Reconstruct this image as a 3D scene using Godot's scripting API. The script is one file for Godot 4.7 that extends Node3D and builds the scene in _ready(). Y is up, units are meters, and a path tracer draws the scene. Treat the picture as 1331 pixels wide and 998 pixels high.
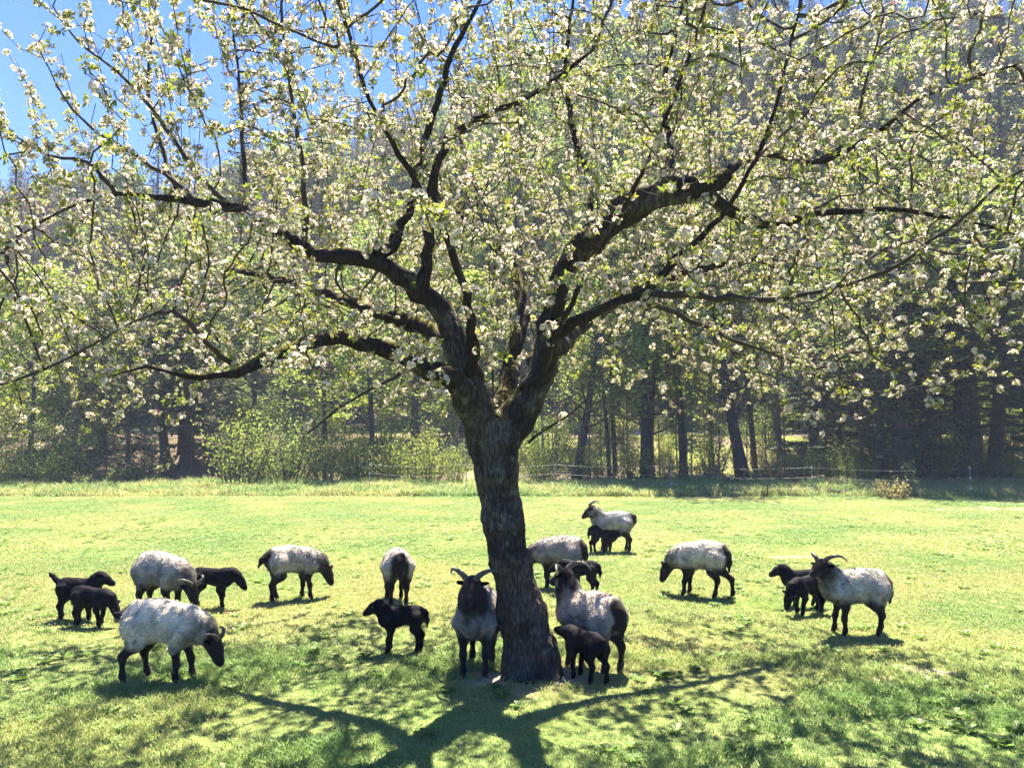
extends Node3D
# A blackface sheep flock grazing under an apple tree in blossom, a wooded hillside behind.

const FOCAL := 1050.0          # focal length in pixels of the 1331 x 998 photograph
const EYE := Vector3(0, 1.85, 0)
const PITCH := 0.0619
const SUN_ELEVATION := 60.0
const SUN_AZIMUTH := 8.0       # degrees to the right of the view direction

var M := {}
var used := {}
var ground_noise := FastNoiseLite.new()
var patch_noise := FastNoiseLite.new()
var tree_base: Vector3

# ------------------------------------------------------------------ helpers
class MB:
	# collects triangles, counter-clockwise from outside; commit() turns them round for Godot
	var v := PackedVector3Array()
	var n := PackedVector3Array()
	var c := PackedColorArray()
	var i := PackedInt32Array()
	func vert(p: Vector3, nn: Vector3, col: Color) -> int:
		v.append(p); n.append(nn); c.append(col)
		return v.size() - 1
	func tri(a: int, b: int, d: int) -> void:
		i.append(a); i.append(d); i.append(b)
	func quad(a: int, b: int, d: int, e: int) -> void:
		tri(a, b, d); tri(a, d, e)
	func flat_tri(a: Vector3, b: Vector3, d: Vector3, col: Color) -> void:
		var nn := (b - a).cross(d - a).normalized()
		tri(vert(a, nn, col), vert(b, nn, col), vert(d, nn, col))
	func flat_quad(a: Vector3, b: Vector3, d: Vector3, e: Vector3, col: Color) -> void:
		var nn := (d - a).cross(e - b).normalized()
		quad(vert(a, nn, col), vert(b, nn, col), vert(d, nn, col), vert(e, nn, col))
	func box(mid: Vector3, size: Vector3, col: Color) -> void:
		for ax in 3:
			for s in [-1.0, 1.0]:
				var nn := Vector3.ZERO; nn[ax] = s
				var a := Vector3.ZERO; a[(ax + 1) % 3] = size[(ax + 1) % 3] * 0.5
				var b := Vector3.ZERO; b[(ax + 2) % 3] = size[(ax + 2) % 3] * 0.5 * s
				var m := mid + nn * size[ax] * 0.5
				quad(vert(m - a - b, nn, col), vert(m + a - b, nn, col), vert(m + a + b, nn, col), vert(m - a + b, nn, col))
	func tube(path: PackedVector3Array, rad: PackedFloat32Array, sides: int, col: Color, col2 := Color(-1, 0, 0), cap := true) -> void:
		var count := path.size()
		if count < 2: return
		if col2.r < 0: col2 = col
		var t := (path[1] - path[0]).normalized()
		var side := t.cross(Vector3.UP if absf(t.y) < 0.9 else Vector3.RIGHT).normalized()
		var start := v.size()
		for k in count:
			var t2 := (path[mini(k + 1, count - 1)] - path[maxi(k - 1, 0)]).normalized()
			side = (side - t2 * side.dot(t2)).normalized()
			var up := t2.cross(side)
			var cc := col.lerp(col2, float(k) / (count - 1))
			for s in sides:
				var a := TAU * s / sides
				var d := side * cos(a) + up * sin(a)
				vert(path[k] + d * rad[k], d, cc)
		for k in count - 1:
			for s in sides:
				var a := start + k * sides + s
				var b := start + k * sides + (s + 1) % sides
				quad(a, b, b + sides, a + sides)
		if cap:
			var e := vert(path[count - 1] + (path[count - 1] - path[count - 2]).normalized() * rad[count - 1] * 0.6, (path[count - 1] - path[count - 2]).normalized(), col2)
			for s in sides:
				tri(start + (count - 1) * sides + s, start + (count - 1) * sides + (s + 1) % sides, e)
	func blob(mid: Vector3, axes: Basis, seg: int, col: Color) -> void:
		var start := v.size()
		var inv := axes.inverse().transposed()
		for a in seg + 1:
			var th := PI * a / seg
			for b in seg * 2:
				var ph := TAU * b / (seg * 2)
				var d := Vector3(sin(th) * cos(ph), cos(th), -sin(th) * sin(ph))
				vert(mid + axes * d, (inv * d).normalized(), col)
		for a in seg:
			for b in seg * 2:
				var p := start + a * seg * 2 + b
				var q := start + a * seg * 2 + (b + 1) % (seg * 2)
				quad(p, p + seg * 2, q + seg * 2, q)
	func commit(mat: Material) -> ArrayMesh:
		var arr := []
		arr.resize(Mesh.ARRAY_MAX)
		arr[Mesh.ARRAY_VERTEX] = v; arr[Mesh.ARRAY_NORMAL] = n; arr[Mesh.ARRAY_COLOR] = c; arr[Mesh.ARRAY_INDEX] = i
		var m := ArrayMesh.new()
		m.add_surface_from_arrays(Mesh.PRIMITIVE_TRIANGLES, arr)
		m.surface_set_material(0, mat)
		return m

func numbered(called: String) -> String:
	if not used.has(called):
		used[called] = 0
		return called
	used[called] += 1
	return "%s_%03d" % [called, used[called]]

func tag(o: Node, label := "", category := "", group := "", kind := "") -> Node:
	if label: o.set_meta("label", label)
	if category: o.set_meta("category", category)
	if group: o.set_meta("group", group)
	if kind: o.set_meta("kind", kind)
	return o

func thing(called: String, label: String, category: String, at := Vector3.ZERO, turn := 0.0, group := "") -> Node3D:
	var o := Node3D.new()
	o.name = numbered(called)
	add_child(o, true)
	o.position = at
	o.rotation.y = turn
	tag(o, label, category, group)
	return o

func part(called: String, mesh: Mesh, parent: Node3D, kind := "") -> MeshInstance3D:
	var o := MeshInstance3D.new()
	o.name = called if parent != self else numbered(called)
	o.mesh = mesh
	parent.add_child(o, true)
	if kind: o.set_meta("kind", kind)
	return o

func scatter(called: String, mesh: Mesh, places: Array, tints: PackedColorArray, parent: Node3D, kind := "stuff") -> MultiMeshInstance3D:
	var mm := MultiMesh.new()
	mm.transform_format = MultiMesh.TRANSFORM_3D
	mm.use_colors = tints.size() > 0
	mm.mesh = mesh
	mm.instance_count = places.size()
	for k in places.size():
		mm.set_instance_transform(k, places[k])
		if tints.size(): mm.set_instance_color(k, tints[k])
	var o := MultiMeshInstance3D.new()
	o.name = called if parent != self else numbered(called)
	o.multimesh = mm
	parent.add_child(o, true)
	o.set_meta("kind", kind)
	return o

func rng_of(s: int) -> RandomNumberGenerator:
	var r := RandomNumberGenerator.new()
	r.seed = s
	return r

func material(rough := 0.9, back := 0.0, spec := 0.3) -> StandardMaterial3D:
	var m := StandardMaterial3D.new()
	m.vertex_color_use_as_albedo = true
	m.roughness = rough
	m.metallic_specular = spec
	m.cull_mode = BaseMaterial3D.CULL_DISABLED
	if back > 0:
		m.backlight_enabled = true
		m.backlight = Color(back, back, back).linear_to_srgb()
	return m

func noise_texture(s: int, freq: float, normal := false, lo := Color.BLACK, hi := Color.WHITE, octaves := 4, bump := 6.0) -> NoiseTexture2D:
	var f := FastNoiseLite.new()
	f.seed = s
	f.frequency = freq
	f.fractal_octaves = octaves
	var t := NoiseTexture2D.new()
	t.width = 512; t.height = 512; t.seamless = true
	t.noise = f
	t.as_normal_map = normal
	t.bump_strength = bump
	if not normal:
		var g := Gradient.new()
		g.colors = PackedColorArray([lo, hi]); g.offsets = PackedFloat32Array([0.25, 0.75])
		t.color_ramp = g
	return t

# where a point of the photograph lies when it is that many metres in front of the camera
func at(x: float, y: float, depth: float) -> Vector3:
	var d := _ray(x, y)
	return EYE + d * (depth / -d.z)

func _ray(x: float, y: float) -> Vector3:
	return Vector3(1, 0, 0) * ((x - 665.5) / FOCAL) + Vector3(0, cos(PITCH), sin(PITCH)) * ((499.0 - y) / FOCAL) + Vector3(0, sin(PITCH), -cos(PITCH))

func on_ground(x: float, y: float) -> Vector3:
	var d := _ray(x, y)
	var p := EYE + d * (EYE.y / -d.y)
	p.y = ground_height(p.x, p.z)
	return p

func ground_height(x: float, z: float) -> float:
	var h := ground_noise.get_noise_2d(x * 0.6, z * 0.6) * 0.05
	var d := -z
	# a bank behind the fence, a level bench for the railway, then the wooded hill
	var edge := 31.5 + ground_noise.get_noise_2d(x * 0.3, 50.0) * 1.5
	if d > edge:
		var t := clampf((d - edge) / 9.0, 0, 1)
		h += (t * t * (3 - 2 * t)) * 1.75
		h += ground_noise.get_noise_2d(x * 2.0, z * 2.0) * 0.35 * clampf((d - edge) / 3.0, 0, 1)
	if d > 51.0:
		var up := (d - 51.0)
		var a := x / d
		var t := minf(up / 130.0, 1.0)
		h += 150.0 * lerpf(0.2, 0.46, smoothstep(-0.5, 0.3, a)) * (1.0 - pow(1.0 - t, 1.6)) + ground_noise.get_noise_2d(x * 0.25, z * 0.25) * clampf(up / 30.0, 0, 1) * 5.0
	return h

# ------------------------------------------------------------------ the scene
func _ready() -> void:
	var cam := Camera3D.new()
	cam.name = "camera"
	cam.position = EYE
	cam.rotation.x = PITCH
	cam.fov = rad_to_deg(2.0 * atan(499.0 / FOCAL))
	cam.near = 0.05
	cam.far = 2000.0
	add_child(cam)
	cam.make_current()
	var sky := ProceduralSkyMaterial.new()
	sky.sky_top_color = Color(0.05, 0.4, 0.86)
	sky.sky_horizon_color = Color(0.2, 0.645, 0.96)
	sky.sky_curve = 0.22
	sky.ground_bottom_color = Color(0.16, 0.2, 0.1)
	sky.ground_horizon_color = Color(0.4, 0.5, 0.4)
	sky.sun_angle_max = 12.0
	var env := Environment.new()
	env.background_mode = Environment.BG_SKY
	env.sky = Sky.new()
	env.sky.sky_material = sky
	env.background_energy_multiplier = 0.235
	env.tonemap_mode = Environment.TONE_MAPPER_LINEAR
	env.tonemap_exposure = 7.4
	env.sdfgi_enabled = true
	env.ssao_enabled = true
	env.ssil_enabled = true
	env.fog_enabled = true
	env.fog_density = 0.0008
	env.fog_light_color = Color(0.84, 0.9, 1.0)
	var we := WorldEnvironment.new()
	we.name = "daylight"
	we.environment = env
	add_child(we)
	var sun := DirectionalLight3D.new()
	sun.name = "sun"
	sun.light_energy = 1.6
	sun.light_color = Color(1.0, 0.955, 0.87)
	sun.light_angular_distance = 0.5
	sun.shadow_enabled = true
	add_child(sun)
	sun.rotation = Vector3(deg_to_rad(-SUN_ELEVATION), PI - deg_to_rad(SUN_AZIMUTH), 0)

	ground_noise.seed = 4
	ground_noise.frequency = 0.12
	ground_noise.fractal_octaves = 3
	patch_noise.seed = 11
	patch_noise.frequency = 0.22
	patch_noise.fractal_octaves = 4
	tree_base = on_ground(690, 878)
	make_materials()
	var t0 := Time.get_ticks_msec()
	ground()
	print("ground ", Time.get_ticks_msec() - t0); t0 = Time.get_ticks_msec()
	forest()
	print("forest ", Time.get_ticks_msec() - t0); t0 = Time.get_ticks_msec()
	apple_tree()
	print("apple ", Time.get_ticks_msec() - t0); t0 = Time.get_ticks_msec()
	flock()
	print("flock ", Time.get_ticks_msec() - t0); t0 = Time.get_ticks_msec()
	fence()
	grass()
	print("grass ", Time.get_ticks_msec() - t0)
	details()

func make_materials() -> void:
	M.soil = material(1.0, 0.0, 0.1)
	M.soil.normal_enabled = true
	M.soil.normal_texture = noise_texture(3, 0.02, true)
	M.soil.uv1_triplanar = true
	M.soil.uv1_world_triplanar = true
	M.soil.uv1_scale = Vector3.ONE * 0.7
	M.grass = material(0.55, 0.9, 0.35)
	M.leaf = material(0.5, 0.95, 0.4)
	M.forest_leaf = material(0.6, 1.0, 0.3)
	M.needle = material(0.7, 0.25, 0.2)
	M.petal = material(0.7, 0.9, 0.2)
	M.bark = material(0.95, 0.0, 0.15)
	M.bark.normal_enabled = true
	M.bark.normal_texture = noise_texture(8, 0.03, true, Color.BLACK, Color.WHITE, 5, 10.0)
	M.bark.normal_scale = 0.5
	M.bark.albedo_texture = noise_texture(9, 0.025, false, Color(0.5, 0.48, 0.46), Color(1, 1, 1), 5)
	M.bark.uv1_triplanar = true
	M.bark.uv1_scale = Vector3(4.0, 0.9, 4.0)
	M.twig = material(0.85, 0.0, 0.25)
	M.far_bark = material(0.95, 0.0, 0.1)
	M.wool = material(0.95, 0.0, 0.05)
	M.wool.rim_enabled = true
	M.wool.rim = 0.2
	M.wool.normal_enabled = true
	M.wool.normal_texture = noise_texture(21, 0.05, true, Color.BLACK, Color.WHITE, 4, 9.0)
	M.wool.uv1_triplanar = true
	M.wool.uv1_scale = Vector3.ONE * 3.0
	M.hair = material(0.7, 0.0, 0.14)
	var lk := MB.new()
	for k in 3:
		var a := k * 2.1
		var sd := Vector3(cos(a), 0, sin(a)) * 0.5
		var tp := Vector3(cos(a + 1.0) * 0.25, 1.0, sin(a + 1.0) * 0.25)
		lk.flat_tri(-sd, sd, tp, Color.WHITE)
	M.lock = lk.commit(material(0.95, 0.5, 0.05))
	M.horn = material(0.5, 0.0, 0.4)
	M.eye = material(0.1, 0.0, 0.6)
	M.plastic = material(0.5, 0.0, 0.4)
	M.wire = material(0.4, 0.0, 0.5)
	M.wire.metallic = 0.0

# ------------------------------------------------------------------ ground
func ground_color(x: float, z: float) -> Color:
	var d := -z
	var p := patch_noise.get_noise_2d(x, z)
	var q := patch_noise.get_noise_2d(x * 5.0 + 40.0, z * 5.0)
	var col := Color(0.115, 0.16, 0.05).lerp(Color(0.155, 0.16, 0.07), clampf(0.35 + p * 0.9 + q * 0.5, 0, 1))
	var bare := soil_amount(x, z)
	col = col.lerp(Color(0.27, 0.21, 0.15) * (1.0 + q * 0.4), bare)
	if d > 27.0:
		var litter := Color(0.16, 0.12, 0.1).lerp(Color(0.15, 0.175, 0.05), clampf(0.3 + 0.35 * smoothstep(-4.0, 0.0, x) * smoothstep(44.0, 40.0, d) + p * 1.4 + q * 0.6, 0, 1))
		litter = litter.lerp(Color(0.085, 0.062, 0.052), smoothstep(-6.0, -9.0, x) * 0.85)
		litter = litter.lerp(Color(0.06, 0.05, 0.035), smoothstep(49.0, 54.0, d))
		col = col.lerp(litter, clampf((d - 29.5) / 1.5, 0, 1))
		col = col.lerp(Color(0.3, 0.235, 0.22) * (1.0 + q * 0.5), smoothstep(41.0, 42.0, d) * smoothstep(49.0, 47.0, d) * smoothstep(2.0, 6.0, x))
	col.a = 1.0
	return col

func soil_amount(x: float, z: float) -> float:
	var a := 0.0
	a = maxf(a, 1.15 - Vector2(x - tree_base.x + 0.05, (z - tree_base.z - 0.1) * 1.5).length() / 0.52)
	for s in [[1290, 661, 2.6, 0.5], [1185, 872, 0.32, 0.14], [1140, 880, 0.2, 0.1], [745, 870, 0.35, 0.2], [1040, 725, 0.35, 0.15]]:
		var p := on_ground(s[0], s[1])
		a = maxf(a, 0.62 - 0.5 * Vector2((x - p.x) / s[2], (z - p.z) / s[3]).length())
	return clampf(a * 1.6 + patch_noise.get_noise_2d(x * 9.0, z * 9.0) * 1.1, 0, 1) if a > 0 else 0.0

func ground_sheet(called: String, xs: PackedFloat32Array, zs: PackedFloat32Array, label: String) -> void:
	var b := MB.new()
	for z in zs:
		for x in xs:
			var e := 0.06
			var h := ground_height(x, z)
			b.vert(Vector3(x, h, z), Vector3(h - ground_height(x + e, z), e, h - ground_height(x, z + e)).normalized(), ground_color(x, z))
	var w := xs.size()
	for r in zs.size() - 1:
		for k in w - 1:
			var a := r * w + k
			b.quad(a, a + w, a + w + 1, a + 1)
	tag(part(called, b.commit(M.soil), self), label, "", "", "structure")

func spaced(steps: Array) -> PackedFloat32Array:
	var out := PackedFloat32Array()
	for s in steps:
		var v: float = s[0]
		while v < s[1] - 1e-4:
			out.append(v)
			v += s[2]
	out.append(steps[-1][1])
	return out

func ground() -> void:
	# rows run towards the camera (rising z) so that the faces look up
	ground_sheet("meadow", spaced([[-110, -20, 3.0], [-20, -6, 0.35], [-6, 6, 0.12], [6, 20, 0.35], [20, 110, 3.0]]), spaced([[-30, -14, 0.4], [-14, -3.4, 0.12], [-3.4, 30, 1.2]]), "sunny grazed meadow of short yellow green grass")
	ground_sheet("hillside", spaced([[-260, -60, 5.0], [-60, 60, 1.0], [60, 260, 5.0]]), spaced([[-420, -60, 6.0], [-60, -30, 0.6]]), "leaf littered bank and wooded slope behind the meadow")

# ------------------------------------------------------------------ woodland
func path_to(p: Vector3, dir: Vector3, length: float, steps: int, up: float, wob: float, r: RandomNumberGenerator) -> PackedVector3Array:
	var out := PackedVector3Array([p])
	for k in steps:
		dir = (dir + Vector3(r.randf_range(-wob, wob), up / steps + r.randf_range(-wob, wob) * 0.5, r.randf_range(-wob, wob))).normalized()
		p += dir * length / steps
		out.append(p)
	return out

func tapered(n: int, a: float, b: float) -> PackedFloat32Array:
	var out := PackedFloat32Array()
	for k in n: out.append(lerpf(a, b, float(k) / (n - 1)))
	return out

func leaf_face(b: MB, p: Vector3, s: float, col: Color, r: RandomNumberGenerator) -> void:
	var d := Vector3(r.randf_range(-1, 1), r.randf_range(-0.8, 0.6), r.randf_range(-1, 1)).normalized()
	var e := d.cross(Vector3(r.randf_range(-1, 1), r.randf_range(-1, 1), r.randf_range(-1, 1))).normalized()
	var k := col * r.randf_range(0.75, 1.25)
	k.a = 1
	b.flat_quad(p, p + d * s * 0.5 + e * s * 0.38, p + d * s, p + d * s * 0.5 - e * s * 0.38, k)

# a broadleaved tree: [wood mesh, crown mesh]. shape: bare_below = share of the trunk without branches
func broadleaf(s: int, height: float, radius: float, bare_below: float, spread: float, leaves: int, leaf: float, tint: Color, bark: Color, twigs := 4, lean := 0.0) -> Array:
	var r := rng_of(s)
	var w := MB.new()
	var f := MB.new()
	var trunk := PackedVector3Array()
	var rad := PackedFloat32Array()
	var n := 12
	var wob := Vector2(r.randf_range(-1, 1), r.randf_range(-1, 1)) * height * 0.012
	for k in n + 1:
		var t := float(k) / n
		trunk.append(Vector3(lean * t * height * 0.12 + sin(t * 5.0 + wob.x * 9.0) * wob.x, t * height - (0.3 if k == 0 else 0.0), sin(t * 4.0 + 2.0) * wob.y))
		rad.append(radius * (pow(1.0 - t, 0.8) * 0.95 + 0.05) * (1.35 if k == 0 else 1.0))
	w.tube(trunk, rad, 9, bark)
	var tips: Array = []
	var count := int(height * 3.4)
	for k in count:
		var t := lerpf(bare_below, 0.97, pow((k + r.randf()) / count, 0.9))
		var q := t * n
		var p := trunk[int(q)].lerp(trunk[mini(int(q) + 1, n)], fmod(q, 1.0))
		var rel := (t - bare_below) / (1.0 - bare_below)
		var az := k * 2.399 + r.randf_range(-0.4, 0.4)
		var length := height * spread * (0.35 + 0.75 * sin(PI * clampf(rel * 0.85 + 0.15, 0, 1))) * r.randf_range(0.65, 1.15)
		var dir := Vector3(cos(az), r.randf_range(0.25, 0.9) + rel * 0.6, sin(az)).normalized()
		var br := path_to(p, dir, length, 5, 0.35, 0.16, r)
		var rb := clampf(rad[int(q)] * 0.42, 0.012, 0.09)
		w.tube(br, tapered(6, rb, 0.008), 4, bark, Color(-1, 0, 0), false)
		for j in twigs:
			var m := 1 + (j % 5)
			var bp := br[m].lerp(br[mini(m + 1, 5)], r.randf())
			var d2 := (dir + Vector3(r.randf_range(-1, 1), r.randf_range(-0.3, 0.8), r.randf_range(-1, 1))).normalized()
			var tw := path_to(bp, d2, length * r.randf_range(0.25, 0.5), 3, 0.3, 0.2, r)
			w.tube(tw, tapered(4, 0.012, 0.004), 3, bark, Color(-1, 0, 0), false)
			tips.append(tw)
	var left := leaves
	while left > 0:
		# one clump: a twig's worth of leaves of one tone
		var tw: PackedVector3Array = tips[r.randi() % tips.size()]
		var q := tw[1].lerp(tw[3], r.randf())
		var tone := tint * r.randf_range(0.8, 1.2)
		for j in mini(left, 14):
			leaf_face(f, q + Vector3(r.randfn(), r.randfn() * 0.7, r.randfn()) * 0.2, leaf * r.randf_range(0.7, 1.3), tone, r)
		left -= 14
	return [w.commit(M.far_bark), f.commit(M.forest_leaf) if leaves > 0 else null]

func spruce(s: int, height: float, radius: float, bare_below: float, spread: float, cards: int, tint: Color, bark: Color) -> Array:
	var r := rng_of(s)
	var w := MB.new()
	var f := MB.new()
	w.tube(PackedVector3Array([Vector3(0, -0.3, 0), Vector3(0, 0.5, 0), Vector3(0.02, height * 0.5, 0), Vector3(0, height, 0)]), PackedFloat32Array([radius * 1.5, radius, radius * 0.6, 0.02]), 9, bark)
	var y := height * bare_below
	while y < height * 0.985:
		var t := y / height
		var dead := t < bare_below + 0.12
		for k in 7:
			var az := TAU * k / 7.0 + y * 2.3 + r.randf_range(-0.3, 0.3)
			var length := height * spread * pow(1.0 - t, 0.75) * r.randf_range(0.75, 1.15) + 0.15
			var d := Vector3(cos(az), r.randf_range(-0.15, 0.2) + t * 0.4, sin(az)).normalized()
			var br := path_to(Vector3(0, y + r.randf_range(-0.15, 0.15), 0), d, length, 4, -0.45, 0.06, r)
			br[4].y += length * 0.1
			w.tube(br, tapered(5, 0.03, 0.006), 3, bark, Color(-1, 0, 0), false)
			if dead and r.randf() < 0.6: continue
			for j in cards:
				var u := r.randf_range(0.2, 1.0) * 4.0
				var m := mini(int(u), 3)
				var p := br[m].lerp(br[m + 1], u - m)
				var side := d.cross(Vector3.UP).normalized() * (1.0 if r.randf() < 0.5 else -1.0)
				var out := (d * r.randf_range(0.2, 0.9) + side * r.randf_range(0.2, 1.0) + Vector3(0, r.randf_range(-1.0, 0.05), 0)).normalized()
				var e := out.cross(Vector3(r.randf_range(-1, 1), 1, r.randf_range(-1, 1))).normalized()
				var l := (0.25 + 0.1 * length) * r.randf_range(0.7, 1.3)
				var c := tint * r.randf_range(0.7, 1.3)
				c.a = 1
				f.flat_quad(p, p + out * l * 0.5 + e * l * 0.16, p + out * l, p + out * l * 0.5 - e * l * 0.16, c)
		y += r.randf_range(0.32, 0.5)
	return [w.commit(M.far_bark), f.commit(M.needle)]

func shrub(s: int, height: float, width: float, stems: int, leaves: int, leaf: float, tint: Color, bark: Color) -> Array:
	var r := rng_of(s)
	var w := MB.new()
	var f := MB.new()
	for k in stems:
		var az := k * 2.399
		var o := Vector3(cos(az), 0, sin(az)) * r.randf_range(0, width * 0.3)
		var d := (Vector3(cos(az), 0, sin(az)) * r.randf_range(0.1, 1.0) * width / height + Vector3(0, 1, 0)).normalized()
		var st := path_to(o + Vector3(0, -0.1, 0), d, height * r.randf_range(0.55, 1.05), 6, 0.0, 0.14, r)
		w.tube(st, tapered(7, 0.014 + 0.006 * height, 0.004), 4, bark, Color(-1, 0, 0), false)
		for j in 5:
			var p := st[1 + j]
			var tw := path_to(p, (d * 0.6 + Vector3(r.randf_range(-1, 1), r.randf_range(-0.1, 0.7), r.randf_range(-1, 1))).normalized(), height * r.randf_range(0.12, 0.3), 3, 0.2, 0.2, r)
			w.tube(tw, tapered(4, 0.007, 0.003), 3, bark, Color(-1, 0, 0), false)
			for l in int(leaves / (stems * 5.0)):
				var q := r.randf() * 2.99
				leaf_face(f, tw[int(q)].lerp(tw[int(q) + 1], fmod(q, 1.0)) + Vector3(r.randfn(), r.randfn(), r.randfn()) * 0.05 * height, leaf * r.randf_range(0.7, 1.3), tint, r)
	return [w.commit(M.far_bark), f.commit(M.forest_leaf) if leaves else null]

func plant(called: String, kind: Array, where: Vector3, turn: float, size: Vector3, label: String, category: String, group := "", wood := "trunk", crown := "crown") -> Node3D:
	var o := thing(called, label, category, where, turn, group)
	o.scale = size
	part(wood, kind[0], o)
	if kind[1]: part(crown, kind[1], o)
	return o

const LANDMARKS := [[215, "slanting tree"], [243, "splayed dark spruce"], [312, "bright willow bush"], [478, "straight black trunk"], [650, "apple trunk"], [747, "stout forked tree"], [840, "thick upright trunk"], [887, "twin poles"], [968, "leaning fence tree"], [1095, "rail bank gap"], [1170, "stout grey trunk"], [1258, "massive spruce"], [1302, "greyish trunk"]]
const ORDINALS := ["first", "second", "third", "fourth", "fifth", "sixth", "seventh", "eighth", "ninth", "tenth", "eleventh", "twelfth", "thirteenth", "fourteenth", "fifteenth", "sixteenth"]
var told := {}

# call with rising x: "dark spruce in the back row, second to the right of the twin poles"
func place_label(what: String, x: float) -> String:
	var k := -1
	for m in LANDMARKS.size():
		if x >= LANDMARKS[m][0]: k = m
	var key := what + str(k)
	told[key] = told.get(key, -1) + 1
	var nth: String = ORDINALS[mini(told[key], 15)]
	if k < 0: return "%s, %s from the left end of the wood" % [what, nth]
	return "%s, %s to the right of the %s" % [what, nth, LANDMARKS[k][1]]

func rising(r: RandomNumberGenerator, spans: Array) -> PackedFloat32Array:
	var xs := PackedFloat32Array()
	for s in spans:
		for k in s[2]: xs.append(s[0] + (s[1] - s[0]) * (k + r.randf()) / s[2])
	xs.sort()
	return xs

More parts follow.
